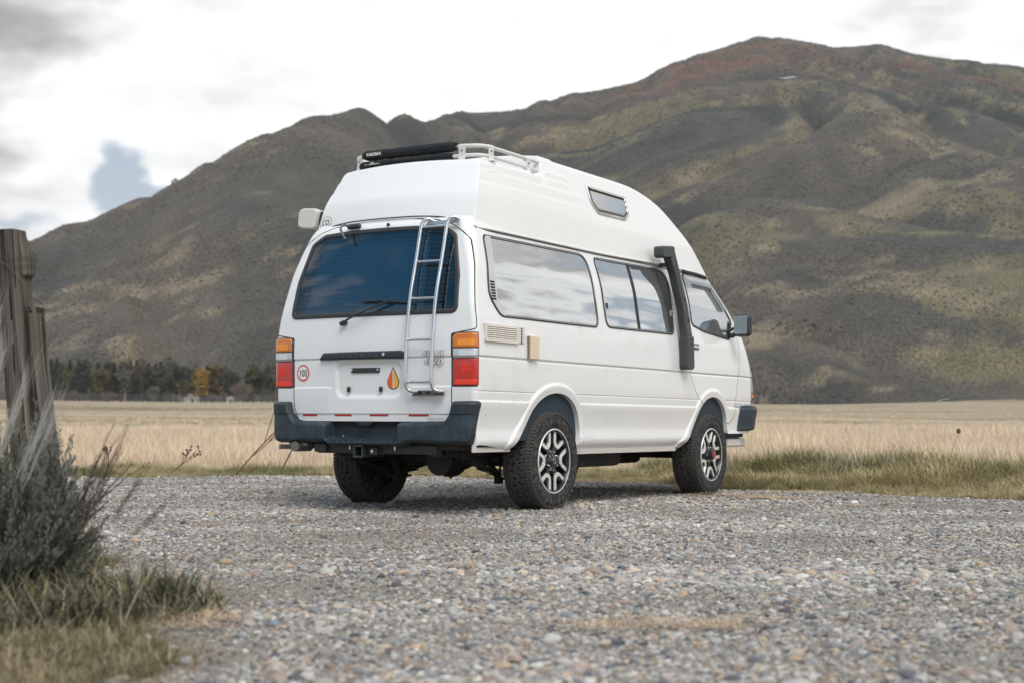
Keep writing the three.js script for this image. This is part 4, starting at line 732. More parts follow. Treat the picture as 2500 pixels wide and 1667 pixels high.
// ---------------------------------------------------------------- fridge vent, outlet panel, cream cover on the right flank
{
  const v = group('fridge_vent', van), X = (y) => Wy(y) - 0.006;
  const zc = 0.711, yc = 1.181;
  mesh('vent_frame', [at(rbox(0.020, 0.014, 0.408, 0.004), X(1.235) + 0.008, 1.2335, zc), at(rbox(0.020, 0.018, 0.408, 0.004), X(1.13) + 0.008, 1.130, zc), at(rbox(0.020, 0.118, 0.016, 0.004), X(yc) + 0.008, yc, 0.907), at(rbox(0.020, 0.118, 0.016, 0.004), X(yc) + 0.008, yc, 0.515)], M.ventPlastic, v);
  mesh('vent_back', [at(rbox(0.006, 0.11, 0.39, 0.002), X(yc) + 0.001, yc, zc)], M.ventDark, v);
  for (let k = 0; k < 7; k++) mesh('vent_slat', at(rbox(0.012, 0.0092, 0.376, 0.003), X(yc) + 0.011, 1.1445 + k * 0.0132, zc, 0, 0, 0.5), M.ventPlastic, v);
  for (let k = 1; k < 4; k++) mesh('vent_post', at(rbox(0.010, 0.10, 0.006, 0.002), X(yc) + 0.010, yc, 0.515 + k * 0.098), M.ventPlastic, v);
  const o = group('outlet_panel', van);
  mesh('panel', [at(rbox(0.012, 0.112, 0.080, 0.005), X(1.184) + 0.006, 1.184, 0.456)], M.oldWhite, o);
  for (let k = 0; k < 6; k++) mesh('outlet_hole', at(cyl(0.0072, 0.0072, 0.004, 12), X(1.184) + 0.0125, 1.137 + k * 0.0182, 0.459, 0, 0, Math.PI / 2), M.dark, o);
  const c = mesh('cable_cover', [at(rbox(0.030, 0.156, 0.112, 0.005), Wy(1.108) + 0.011, 1.108, 0.311)], M.cream, van);
  mesh('cover_edge', [at(rbox(0.016, 0.156, 0.008, 0.002), Wy(1.108) + 0.006, 1.108, 0.371)], std(rgb(0.20, 0.17, 0.12), 0.7), c);
}
// ---------------------------------------------------------------- underside
{
  const u = group('underbody', van);
  mesh('floor_pan', [at(rbox(1.52, 0.03, 4.5, 0.01), 0, 0.465, -1.35), at(rbox(1.40, 0.10, 0.5, 0.02), 0, 0.47, 0.72)], M.underbody, u);
  for (const s of [1, -1]) mesh('chassis_rail', [at(rbox(0.07, 0.10, 4.2, 0.01), 0.46 * s, 0.42, -1.35)], M.underbody, u);
  mesh('rear_axle', [at(cyl(0.045, 0.045, 1.30, 16), 0, 0.335, 0, 0, 0, Math.PI / 2), at(new THREE.SphereGeometry(0.130, 24, 18).scale(1.05, 1, 0.95), -0.01, 0.334, 0.02), at(cyl(0.115, 0.10, 0.05, 20), -0.01, 0.334, 0.14, Math.PI / 2), at(new THREE.ConeGeometry(0.11, 0.30, 16), 0.16, 0.335, 0, 0, 0, -Math.PI / 2), at(new THREE.ConeGeometry(0.11, 0.30, 16), -0.18, 0.335, 0, 0, 0, Math.PI / 2), at(cyl(0.012, 0.012, 0.012, 8), 0, 0.200, 0.03)], M.underSteel, u);
  for (const s of [1, -1]) {
    const leaves = []; for (let k = 0; k < 4; k++) { const l = 0.66 - k * 0.14; leaves.push(patch(span(-l, l, 16), [-0.032, 0.032], (z, x) => V(0.485 * s + x, 0.268 - k * 0.012 + 0.13 * (z / 0.66) ** 2, z + 0.02)), patch(span(-l, l, 16), [-0.032, 0.032], (z, x) => V(0.485 * s + x, 0.261 - k * 0.012 + 0.13 * (z / 0.66) ** 2, z + 0.02)), patch(span(-l, l, 16), [0, 0.007], (z, h) => V(0.485 * s - 0.032, 0.261 - k * 0.012 + 0.13 * (z / 0.66) ** 2 + h, z + 0.02)), patch(span(-l, l, 16), [0, 0.007], (z, h) => V(0.485 * s + 0.032, 0.261 - k * 0.012 + 0.13 * (z / 0.66) ** 2 + h, z + 0.02))); }
    mesh('leaf_spring', leaves, M.underSteel, u);
    mesh('spring_plate', [at(rbox(0.13, 0.018, 0.16, 0.004), 0.485 * s, 0.205, 0.0), at(cyl(0.008, 0.008, 0.17, 8), 0.44 * s, 0.27, 0.06), at(cyl(0.008, 0.008, 0.17, 8), 0.53 * s, 0.27, 0.06), at(rbox(0.05, 0.05, 0.06, 0.01), 0.44 * s, 0.195, 0.08)], M.underbody, u);
    mesh('shock_absorber', [rod([0.40 * s, 0.48, 0.30], [0.43 * s, 0.20, 0.06], 0.022, 12)], M.underbody, u);
    mesh('rear_hanger', [at(rbox(0.05, 0.10, 0.05, 0.01), 0.485 * s, 0.41, 0.66)], M.underbody, u);
  }
  mesh('rust_bracket', [at(rbox(0.03, 0.10, 0.02, 0.006), 0.42, 0.415, 0.33)], M.rust, u);
  mesh('fuel_tank', [at(rbox(0.62, 0.20, 0.95, 0.05, 3), 0.30, 0.365, -1.05)], M.underbody, u);
  mesh('gearbox', [at(rbox(0.34, 0.22, 1.5, 0.06, 3), -0.05, 0.36, -2.15), at(cyl(0.035, 0.035, 1.7, 12), -0.03, 0.36, -0.8, Math.PI / 2)], M.underbody, u);
  mesh('exhaust_pipe', [tube([V(-0.35, 0.38, -2.4), V(-0.38, 0.36, -1.2), V(-0.30, 0.40, -0.4), V(-0.36, 0.44, 0.2), V(-0.60, 0.43, 0.8)], 0.026, 60, 10), at(cyl(0.085, 0.085, 0.55, 16), -0.42, 0.37, -1.6, Math.PI / 2)], std(rgb(0.10, 0.085, 0.07), 0.7, { metalness: 0.4 }), u);
  mesh('front_axle', [at(cyl(0.035, 0.035, 1.3, 12), 0, 0.335, -2.748, 0, 0, Math.PI / 2), at(rbox(0.7, 0.14, 0.5, 0.04), 0, 0.38, -2.75)], M.underbody, u);
}
// ---------------------------------------------------------------- inside: lining, cupboards, seats
{
  const i = group('interior', van);
  const liningHalf = patch([...span(0.86, 1, 4), ...span(1, 2, 6).slice(1), ...span(2, 3, 150).slice(1)], span(0.48, 1.875, 80), (u, y) => ring(clamp(u, 0, 5), y, -0.035), (u, y) => { const p = ring(clamp(u, 0, 5), y, 0); return u > 1.9 ? -sdWindows(p.z, y) + 0.0 : (p.x - 0.72) * -1 + (y > 1.28 && y < 1.93 && p.x < 0.70 ? 1 : 0); });
  mesh('wall_lining', [liningHalf, mirrorX(liningHalf)], M.interior, i);
  mesh('cabin_floor', [at(rbox(1.5, 0.02, 4.3, 0.005), 0, 0.60, -1.4)], M.interior, i);
  const lid = patch(span(-0.60, 0.60, 40), span(-2.8, 0.72, 60), (x, z) => V(x, topY(x, z) - 0.05, z), (x, z) => 1.97 - topY(x, z));
  mesh('roof_lining', lid, M.interior, i);
  mesh('gate_lining', patch(span(-0.72, 0.72, 40), span(0.62, 1.93, 50), (x, y) => rearP(x, y, -0.05, false), (x, y) => Math.max(-sdGlass(x, y), Math.abs(x) - (Wy(y) - Rr(y) - 0.01))), M.interior, i);
  mesh('cupboard', [at(rbox(0.28, 1.20, 1.45, 0.01), -0.52, 1.21, 0.02), at(rbox(0.24, 0.24, 1.2, 0.01), -0.44, 2.0, -0.05)], M.cabinet, i);
  mesh('cupboard_door', [at(rbox(0.012, 0.44, 0.46, 0.02), -0.415, 1.52, 0.25), at(rbox(0.012, 0.44, 0.46, 0.02), -0.415, 1.52, -0.28)], std(rgb(0.05, 0.07, 0.095), 0.5), i);
  mesh('bench', [at(rbox(0.55, 0.42, 1.5, 0.04), 0.45, 0.83, 0.0)], M.cabinet, i);
  mesh('partition', [at(rbox(1.0, 0.5, 0.03, 0.01), -0.2, 0.86, -2.1)], M.interior, i);
  for (const s of [1, -1]) mesh('cab_seat', [at(rbox(0.52, 0.70, 0.16, 0.06, 4), 0.38 * s, 1.28, -2.36, 0.14), at(rbox(0.28, 0.17, 0.11, 0.05, 4), 0.38 * s, 1.72, -2.30, 0.14), at(rbox(0.52, 0.2, 0.5, 0.06, 4), 0.38 * s, 0.92, -2.62)], std(rgb(0.04, 0.042, 0.045), 0.9), i);
  mesh('dashboard', [at(rbox(1.44, 0.30, 0.35, 0.08, 3), 0, 1.22, -3.38)], std(rgb(0.03, 0.03, 0.032), 0.8), i);
}
// ================================================================ the land: gravel lot, dry field, hills
const lotEdge = table([[-14, -14.6], [-4.7, -15.1], [-3.7, -15.45], [-2.5, -16.1], [-0.9, -16.35], [0.6, -14.9], [1.5, -14.45], [2.0, -13.35], [2.45, -13.25], [2.95, -12.9], [3.35, -12.4], [3.75, -12.0], [4.15, -11.7], [7, -9.9], [14, -5.5], [40, 10]]);
const lotLeft = table([[-16, -14], [-13, -5.2], [-9, -3.0], [-7, -2.15], [-5.6, -1.45], [-5.0, -1.12], [-4.4, -0.98], [-3.6, -0.88], [-2.5, -0.9], [0, -1.6], [6, -5]]);
// signed distance-like measure, negative on the gravel
function offLot(x, z) { const w = 0.16 * noise3(x * 1.6, z * 1.6, 3) + 0.05 * noise3(x * 5, z * 5, 1); return Math.max((lotEdge(x) - z) * 0.85, lotLeft(z) - x) + w; }
function fieldY(x, z) {
  const d = -z, off = offLot(x, z);
  let y = 0.0158 * Math.max(0, d - 17 - 0.0) + (d > 22 ? 0.10 * noise3(x / 9, z / 9, 2) * sstep(22, 40, d) + 0.35 * noise3(x / 38, z / 25, 6) * sstep(40, 90, d) : 0);
  y += 0.005 * d * sstep(0.17, 0.40, x / Math.max(1, d)) * sstep(90, 260, d);
  y += -0.022 * sstep(0.10, -0.10, off) + 0.03 * noise3(x * 0.9, z * 0.9, 4) * sstep(0, 0.6, off);
  if (x > 0.5 && d < 40) y += 0.16 * sstep(0.2, 2.2, off) * sstep(0.5, 4, x);
  return y;
}
{
  // the field as one sheet to the foot of the hills and beyond
  const rows = [...span(60, 2, 14), ...span(0, -26, 104), ...span(-26.8, -90, 90), ...span(-93, -420, 90), ...span(-450, -2600, 20)], NX = 260;
  const pos = [], col = [], uv = [], idx = [];
  const straw = [0.57, 0.46, 0.325], pale = [0.66, 0.55, 0.42], olive = [0.34, 0.28, 0.165], soil = [0.13, 0.105, 0.08], green = [0.15, 0.145, 0.065], c = [0, 0, 0];
  const mixIn = (a, t) => { for (let k = 0; k < 3; k++) c[k] = lerp(c[k], a[k], t); };
  rows.forEach((z, j) => {
    const half = 16 + 0.62 * Math.abs(Math.min(0, z)) + (z > 0 ? 40 : 0) + (z < -420 ? 900 : 0);
    for (let i = 0; i <= NX; i++) {
      const s = (i / NX) * 2 - 1, x = half * s, d = -z, off = offLot(x, z);
      pos.push(x, fieldY(x, z), z); uv.push(x / 6, z / 6);
      c[0] = straw[0]; c[1] = straw[1]; c[2] = straw[2];
      const n = fbm(x / 14, z / 7, 3, 4), m = fbm(x / 60, z / 22, 8, 4);
      mixIn(pale, sstep(0.0, 0.6, n) * 0.6 + 0.7 * sstep(33, 38, d + 3 * n) * sstep(52, 44, d + 3 * n));
      mixIn(olive, sstep(-0.15, 0.30, m) * sstep(44, 54, d + 8 * m) * sstep(190, 120, d + 30 * m) * 0.85 + 0.25 * sstep(-0.1, 0.5, n) * sstep(20, 40, d));
      mixIn(green, sstep(0.2, 0.7, fbm(x / 25, z / 30, 21, 3)) * sstep(60, 90, d) * 0.4);
      mixIn(soil, sstep(2.6, 0.4, off) * 0.75);
      col.push(...c);
      if (i < NX && j + 1 < rows.length) { const k = j * (NX + 1) + i; idx.push(k, k + 1, k + NX + 1, k + 1, k + NX + 2, k + NX + 1); }
    }
  });
  const g = new THREE.BufferGeometry(); g.setAttribute('position', new THREE.Float32BufferAttribute(pos, 3)); g.setAttribute('color', new THREE.Float32BufferAttribute(col, 3)); g.setAttribute('uv', new THREE.Float32BufferAttribute(uv, 2)); g.setIndex(idx); g.computeVertexNormals();
  const stub = dataTex(512, (u, v) => { const n = clamp(0.80 + 0.28 * fbm(u * 60, v * 26, 2, 4, 0.6) + 0.12 * fbm(u * 8, v * 8, 5, 3)); return [n, n, n * 0.98]; }, true);
  stub.wrapS = stub.wrapT = THREE.MirroredRepeatWrapping;
  structure(mesh('field', g, std(0xffffff, 0.95, { vertexColors: true, map: stub, bumpMap: stub, bumpScale: 0.05 }), scene), 'wide field of dry straw-coloured grass');
}
// ---------------------------------------------------------------- gravel lot
const gravelTone = (x, z) => clamp(0.52 + 0.62 * fbm(x * 0.5, z * 1.1, 12, 5));
{
  const tile = dataTex(1024, (u, v) => { const n = 0.5 + 0.35 * fbm(u * 70, v * 70, 2, 3, 0.6), w = noise3(u * 150, v * 150, 9), k = clamp(n + 0.3 * w); return [0.40 + 0.40 * k, 0.385 + 0.385 * k, 0.365 + 0.365 * k]; }, true);
  tile.wrapS = tile.wrapT = THREE.MirroredRepeatWrapping;
  const g = patch([...span(-15, -6, 24), ...span(-5.9, 6, 190), ...span(6.2, 40, 40)], [...span(-17.2, -2, 190), ...span(-1.8, 30, 40)], (x, z) => V(x, 0.012 * noise3(x * 0.8, z * 0.8, 7) + 0.006 * noise3(x * 3.1, z * 3.1, 1) - 0.004, z), (x, z) => offLot(x, z), (x, z) => [x / 2.2, z / 2.2]);
  structure(mesh('gravel_lot', g, std(rgb(0.70, 0.675, 0.64), 0.95, { map: tile, bumpMap: tile, bumpScale: 0.012 }), scene), 'grey gravel parking ground with loose pebbles');
}
const lotY = (x, z) => 0.012 * noise3(x * 0.8, z * 0.8, 7) + 0.006 * noise3(x * 3.1, z * 3.1, 1) - 0.004;
function pebbleGeo(seed, detail = 1, flat = 0.62) {
  const g = new THREE.IcosahedronGeometry(1, detail), p = g.attributes.position, v = V(0, 0, 0);
  for (let i = 0; i < p.count; i++) { v.fromBufferAttribute(p, i).normalize(); const k = 1 + 0.32 * noise3(v.x * 1.3 + seed, v.y * 1.3, v.z * 1.3) + 0.10 * noise3(v.x * 3 + seed, v.y * 3, v.z * 3); p.setXYZ(i, v.x * k * 1.12, v.y * k * flat, v.z * k * 0.88); }
  g.computeVertexNormals();
  if (detail > 0) { const n = g.attributes.normal; for (let i = 0; i < p.count; i++) { v.set(p.getX(i), p.getY(i) / (flat * flat), p.getZ(i)).normalize(); n.setXYZ(i, lerp(n.getX(i), v.x, 0.7), lerp(n.getY(i), v.y, 0.7), lerp(n.getZ(i), v.z, 0.7)); } }
  g.deleteAttribute('uv');
  return g;
}
const stoneTones = [[0.26, 0.247, 0.232, 22], [0.185, 0.192, 0.198, 14], [0.35, 0.338, 0.318, 15], [0.46, 0.44, 0.41, 9], [0.35, 0.295, 0.235, 13], [0.20, 0.155, 0.12, 9], [0.085, 0.09, 0.098, 10], [0.37, 0.275, 0.185, 4], [0.30, 0.22, 0.19, 4]];
function stoneTone(r) { let t = r() * 100; for (const s of stoneTones) if ((t -= s[3]) <= 0) { const k = 0.8 + 0.4 * r(); return [s[0] * k, s[1] * k, s[2] * k]; } return [0.23, 0.225, 0.22]; }
function scatter(name, geo, mat, list, label, parent = scene) {      // list of [x, y, z, sx, sy, sz, rx, ry, rz, r, g, b]
  const im = new THREE.InstancedMesh(geo, mat, list.length), m = new THREE.Matrix4(), q = new THREE.Quaternion(), e = new THREE.Euler(), c = new THREE.Color();
  list.forEach((t, i) => { m.compose(V(t[0], t[1], t[2]), q.setFromEuler(e.set(t[6], t[7], t[8], 'YXZ')), V(t[3], t[4], t[5])); im.setMatrixAt(i, m); if (t.length > 9) im.setColorAt(i, c.setRGB(t[9], t[10], t[11])); });
  im.name = parent === scene ? numbered(name) : name; im.userData = { kind: 'stuff' }; if (label) im.userData.label = label; im.castShadow = im.receiveShadow = true; parent.add(im); return im;
}
{
  const r = rngOf(41), mat = std(0xffffff, 0.8), lists = [[], [], []];
  const lay = (d0, d1, per, big) => {
    const w1 = 0.40 * d1 + 0.7, n = Math.floor((d1 - d0) * 2 * w1 * per);
    for (let i = 0; i < n; i++) {
      const z = -lerp(d0, d1, r()), x = (r() * 2 - 1) * w1;
      if (Math.abs(x) > -z * 0.40 + 0.7) continue;
      const off = offLot(x, z);
      if (off > 0.05 || (off > -0.35 && r() < (off + 0.35) * 1.6)) continue;
      const tone = gravelTone(x, z); if (r() > 0.45 + 1.1 * tone) continue;
      const u = r(), s = (0.0024 + 0.0090 * Math.pow(u, 4) + (r() < (d1 < 7 ? 0.022 : 0.009) ? 0.016 * r() : 0)) * (0.75 + 0.6 * tone) * big, c = stoneTone(r), k = 0.92 + 0.38 * tone;
      lists[i % 3].push([x, lotY(x, z) + s * 0.22, z, s, s, s, (r() - 0.5) * 0.7, r() * 6.28, (r() - 0.5) * 0.7, c[0] * k, c[1] * k, c[2] * k]);
    }
  };
  lay(2.9, 6, 10500, 1); lay(6, 10, 6400, 1.12); lay(10, 17, 2900, 1.3);
  lists.forEach((l, i) => scatter('gravel', pebbleGeo(i * 9.7 + 1, i === 1 ? 1 : 0, 0.55), mat, l, 'loose grey and tan pebbles of the gravel lot'));
  // single larger stones that stand out
  const spots = [[-1.20, -6.1, 0.052, [0.36, 0.27, 0.18], 'tan rounded stone lying by the grass clump'], [-0.70, -4.30, 0.030, [0.20, 0.24, 0.27], 'blue-grey flat stone on the open gravel'], [-0.62, -3.95, 0.026, [0.40, 0.36, 0.30], 'cream stone beside the grass edge'], [-1.95, -8.6, 0.030, [0.05, 0.055, 0.07], 'small black stone on the gravel behind the van'], [1.9, -8.2, 0.030, [0.30, 0.30, 0.30], 'grey stone on the gravel beside the van'], [-0.95, -4.75, 0.028, [0.42, 0.27, 0.14], 'orange-tan stone at the edge of the grass clump'], [-0.15, -7.4, 0.034, [0.22, 0.23, 0.24], 'grey rounded stone on the gravel behind the rear bumper']];
  spots.forEach(([x, z, s, c, label], i) => { const o = mesh('stone', pebbleGeo(i * 5.3 + 40, 3, 0.6), std(rgb(...c), 0.8), scene); o.position.set(x, lotY(x, z) + s * 0.2, z); o.scale.setScalar(s * 0.55); o.rotation.y = i * 1.3; tag(o, label, 'stone'); });
}
// ---------------------------------------------------------------- hills: crests and spurs as (heading, slope of sight, distance), turned into ground positions
const ridgeLines = [
  [0.52, [-0.46, 0.0938, 540], [-0.4, 0.1028, 545], [-0.357, 0.1139, 555], [-0.338, 0.1234, 560], [-0.312, 0.1362, 570], [-0.267, 0.1553, 585], [-0.237, 0.1503, 600], [-0.213, 0.18, 610], [-0.176, 0.2, 625], [-0.14, 0.2131, 640], [-0.119, 0.2189, 650], [-0.097, 0.2037, 665], [-0.085, 0.2127, 690], [-0.07, 0.206, 740], [-0.05, 0.21, 820]],
  [0.40, [-0.085, 0.2, 800], [-0.039, 0.2164, 870], [0.006, 0.2174, 890], [0.025, 0.2242, 905], [0.046, 0.2294, 920], [0.092, 0.2417, 950], [0.11, 0.2529, 960], [0.125, 0.2586, 970], [0.153, 0.2643, 985], [0.17, 0.2686, 990], [0.187, 0.269, 1000], [0.22, 0.2633, 1010], [0.251, 0.2662, 1020], [0.281, 0.2606, 1040], [0.312, 0.2546, 1050], [0.358, 0.2499, 1060], [0.45, 0.190, 1080], [0.6, 0.10, 1100], [0.8, 0.04, 1150]],
  [0.40, [0.037, 0.157, 640], [-0.053, 0.124, 540], [-0.15, 0.095, 460], [-0.204, 0.063, 400], [-0.234, 0.036, 350]],
  [0.34, [0.083, 0.112, 480], [0.143, 0.084, 430], [0.203, 0.06, 400], [0.264, 0.039, 370], [0.355, 0.022, 335]],
  [0.44, [0.43, 0.142, 620], [0.355, 0.0996, 560], [0.324, 0.0754, 510], [0.294, 0.048, 440]],
  [0.46, [0.19, 0.250, 970], [0.2186, 0.2173, 900], [0.267, 0.193, 820], [0.291, 0.163, 740], [0.300, 0.124, 650], [0.273, 0.0754, 540]],
  [0.46, [0.249, 0.2384, 980], [0.288, 0.2203, 930], [0.355, 0.196, 860], [0.42, 0.165, 800]],
  [0.44, [0.122, 0.2444, 940], [0.116, 0.193, 820], [0.134, 0.148, 700], [0.128, 0.1056, 560]],
  [0.42, [-0.119, 0.212, 648], [-0.1255, 0.166, 560], [-0.1436, 0.1237, 480], [-0.12, 0.08, 410]],
  [0.42, [-0.258, 0.118, 540], [-0.252, 0.095, 470], [-0.264, 0.0600, 400]],
  [0.44, [0.04, 0.226, 915], [0.03, 0.17, 760], [0.06, 0.12, 620]],
  [0.46, [0.225, 0.255, 985], [0.20, 0.16, 760], [0.215, 0.115, 640], [0.19, 0.08, 540]],
];
const ridgeSegs = [];
for (const [slope, ...pts] of ridgeLines) { const P = pts.map(([sx, sy, D]) => [sx * D, -D, 0.6 + sy * D]); for (let i = 0; i + 1 < P.length; i++) ridgeSegs.push([P[i][0], P[i][1], P[i][2], P[i + 1][0] - P[i][0], P[i + 1][1] - P[i][1], P[i + 1][2] - P[i][2], slope, ridgeLines.findIndex((l) => l.includes(pts[i]))]); }
for (const s of ridgeSegs) s.push(1 / (s[3] * s[3] + s[4] * s[4]));
function hillAt(x, z) {                                               // [height, distance from the nearest crest, depth in a gully]
  const wx = x + 14 * noise3(x / 110, z / 110, 1) + 5 * noise3(x / 34, z / 34, 2), wz = z + 14 * noise3(x / 110, z / 110, 5) + 5 * noise3(x / 34, z / 34, 7);
  let top = -1e9, near = 1e9, sum = 0;
  for (const s of ridgeSegs) {
    const t = clamp(((wx - s[0]) * s[3] + (wz - s[1]) * s[4]) * s[8]), dx = wx - s[0] - s[3] * t, dz = wz - s[1] - s[4] * t, d = Math.sqrt(4.2 * dx * dx + dz * dz), h = s[2] + s[5] * t - s[6] * (Math.sqrt(d * d + 196) - 14);
    if (h > top) { top = h; near = d; }
  }
  // gullies run down the slope, cutting between rounded spurs
  const tw = 0.5 * noise3(x / 260, z / 260, 19) + (x > -40 ? 0.35 : -0.15), ca = Math.cos(tw), sa = Math.sin(tw), gu = wx * ca - wz * sa, gv = wx * sa + wz * ca;
  const g1 = Math.abs(noise3(gu / 115, gv / 340, 11)), g2 = Math.abs(noise3(gu / 48, gv / 150, 13)), k = sstep(6, 110, near);
  const y = top + k * (-20 * Math.exp(-g1 * 4.5) + 6 - 4 * Math.exp(-g2 * 4.5) + 1) + 0.42 * noise3(x / 13, z / 13, 15) + 0.12 * noise3(x / 5, z / 5, 17);
  return [y, near, k * (Math.exp(-g1 * 5) + 0.5 * Math.exp(-g2 * 5))];
}
const hillGrid = { x0: -520, z0: -1210, step: 3, nx: 440, nz: 310 };
{
  const { x0, z0, step, nx, nz } = hillGrid, pos = [], col = [], uv = [], idx = [], H = new Float32Array((nx + 1) * (nz + 1));
  hillGrid.H = H;
  const dark = [0.062, 0.068, 0.060], sage = [0.118, 0.114, 0.098], brown = [0.175, 0.142, 0.112], tan = [0.41, 0.33, 0.22], olive = [0.275, 0.242, 0.135], red = [0.27, 0.125, 0.080], c = [0, 0, 0];
  const mixIn = (a, t) => { for (let k = 0; k < 3; k++) c[k] = lerp(c[k], a[k], clamp(t)); };
  const redSpots = [[112, -900, 60], [140, -930, 55], [150, -960, 40], [235, -930, 40], [262, -900, 36], [285, -860, 34]];
  for (let j = 0; j <= nz; j++) for (let i = 0; i <= nx; i++) {
    const x = x0 + i * step, z = z0 + j * step, [y, near, gully] = hillAt(x, z);
    H[j * (nx + 1) + i] = y;
    pos.push(x, y, z); uv.push(x / 40, z / 40);
    const tw = 0.5 * noise3(x / 260, z / 260, 19) + (x > -40 ? 0.35 : -0.15), ru = x * Math.cos(tw) - z * Math.sin(tw), rv = x * Math.sin(tw) + z * Math.cos(tw);
    const n1 = fbm(x / 120, z / 120, 31, 5), n2 = fbm(ru / 30, rv / 70, 33, 5, 0.6), n3 = fbm(x / 11, z / 11, 35, 4, 0.6), n4 = fbm(x / 210, z / 210, 37, 3), n5 = fbm(ru / 44, rv / 110, 43, 5, 0.58);
    c[0] = sage[0]; c[1] = sage[1]; c[2] = sage[2];
    mixIn(brown, sstep(-0.25, 0.30, n1 * 0.7 + n2 * 0.3 + 0.5 * n4 + 0.05));
    mixIn(dark, sstep(0.08, 0.36, n5 - 0.4 * n4 + 0.12 * n3) * 0.9);
    if (x > 20) mixIn(olive, sstep(0.12, 0.34, n2 * 0.8 + 0.7 * fbm(x / 90, z / 90, 41, 3) + 0.15 * n3) * 0.85);
    mixIn(tan, sstep(0.26, 0.44, n2 * 0.45 + n1 * 0.30 + 0.50 * fbm(x / 15, z / 15, 45, 4, 0.55) + 0.15 * sstep(0.2, 0.5, fbm(x / 150, z / 150, 47, 2)) + (x < -60 && z > -520 ? 0.14 : -0.03)) * 0.8);
    for (const [a, b, q] of redSpots) mixIn(red, 0.9 * Math.exp(-(((x - a) / q) ** 2) - ((z - b) / q) ** 2) * sstep(-0.35, 0.25, n2 + n3 * 0.4));
    const k = 0.82 + 0.24 * n3; col.push(c[0] * k, c[1] * k, c[2] * k);
    if (i < nx && j < nz) { const q = j * (nx + 1) + i; idx.push(q, q + nx + 1, q + 1, q + 1, q + nx + 1, q + nx + 2); }
  }
  const g = new THREE.BufferGeometry(); g.setAttribute('position', new THREE.Float32BufferAttribute(pos, 3)); g.setAttribute('color', new THREE.Float32BufferAttribute(col, 3)); g.setAttribute('uv', new THREE.Float32BufferAttribute(uv, 2)); g.setIndex(idx); g.computeVertexNormals();
  const brush = dataTex(1024, (u, v) => { const n = fbm(u * 44, v * 44, 2, 4, 0.6), s = sstep(0.05, 0.5, fbm(u * 90, v * 90, 6, 3, 0.6)); const k = clamp(0.86 + 0.26 * n - 0.36 * s); return [k, k * 0.995, k * 0.98]; }, true);
  brush.wrapS = brush.wrapT = THREE.MirroredRepeatWrapping;
  structure(mesh('hillside', g, std(0xffffff, 0.97, { vertexColors: true, map: brush, bumpMap: brush, bumpScale: 0.22 }), scene), 'bare brown and sage-green hills with spurs and gullies');
}
function hillY(x, z) { const { x0, z0, step, nx, nz, H } = hillGrid, fx = clamp((x - x0) / step, 0, nx - 0.001), fz = clamp((z - z0) / step, 0, nz - 0.001), i = fx | 0, j = fz | 0, a = fx - i, b = fz - j, k = j * (nx + 1) + i; return lerp(lerp(H[k], H[k + 1], a), lerp(H[k + nx + 1], H[k + nx + 2], a), b); }
{
  // sagebrush over the slopes, too many to count
  const r = rngOf(8), lists = [[], []];
  for (let i = 0; i < 190000; i++) {
    const D = 300 + 730 * Math.pow(r(), 0.8), x = (r() * 2 - 1) * 0.44 * D, z = -D, y = hillY(x, z);
    if (y < fieldY(x, z) + 0.1) continue;
    const n = fbm(x / 60, z / 60, 51, 3) + 0.9 * noise3(x / 18, z / 18, 3) + 0.6 * noise3(x / 6, z / 6, 8);
    const tw = 0.5 * noise3(x / 260, z / 260, 19) + (x > -40 ? 0.35 : -0.15), open = fbm((x * Math.cos(tw) - z * Math.sin(tw)) / 26, (x * Math.sin(tw) + z * Math.cos(tw)) / 62, 33, 3, 0.6);
    if (r() > 0.55 + 0.7 * n - 1.2 * open) continue;
    const s = (0.09 + 0.24 * Math.pow(r(), 4) + 0.10 * r()) * (0.7 + D / 800), k = 0.72 + 0.6 * r(), cool = 0.9 + 0.2 * r();
    lists[i & 1].push([x, y + s * 0.25, z, s * (0.9 + 0.5 * r()), s * 0.8, s * (0.9 + 0.5 * r()), 0, r() * 6.28, 0, 0.100 * k, 0.100 * k * cool, 0.080 * k * cool]);
  }
  lists.forEach((l, i) => scatter('hill_sagebrush', pebbleGeo(i * 13 + 3, 1, 0.9), std(0xffffff, 1), l, 'dark sagebrush dotted over the hills'));
  // far pale hill beyond the left shoulder
  const P = []; for (let i = 0; i <= 40; i++) { const t = i / 40; P.push([lerp(-1500, -760, t), lerp(330, 372, Math.sin(t * 3.0)) - 120 * sstep(0.55, 1, t) + 10 * noise3(t * 9, 0, 2)]); }
  const far = patch(span(0, 40, 40), span(0, 1, 12), (i, t) => { const k = clamp(i, 0, 39.999), a = P[Math.floor(k)], b = P[Math.floor(k) + 1], f = k - Math.floor(k); return V(lerp(a[0], b[0], f), lerp(a[1], b[1], f) * t + 6 * noise3(i, t * 6, 4) * (1 - t), -2900 + 900 * (1 - t)); });
  structure(mesh('far_hill', far, std(rgb(0.26, 0.235, 0.215), 1), scene), 'pale distant hill beyond the left slope');
}

// thin summer haze over the valley
scene.fog = new THREE.FogExp2(new THREE.Color(0.86, 0.90, 0.94), 0.00013);
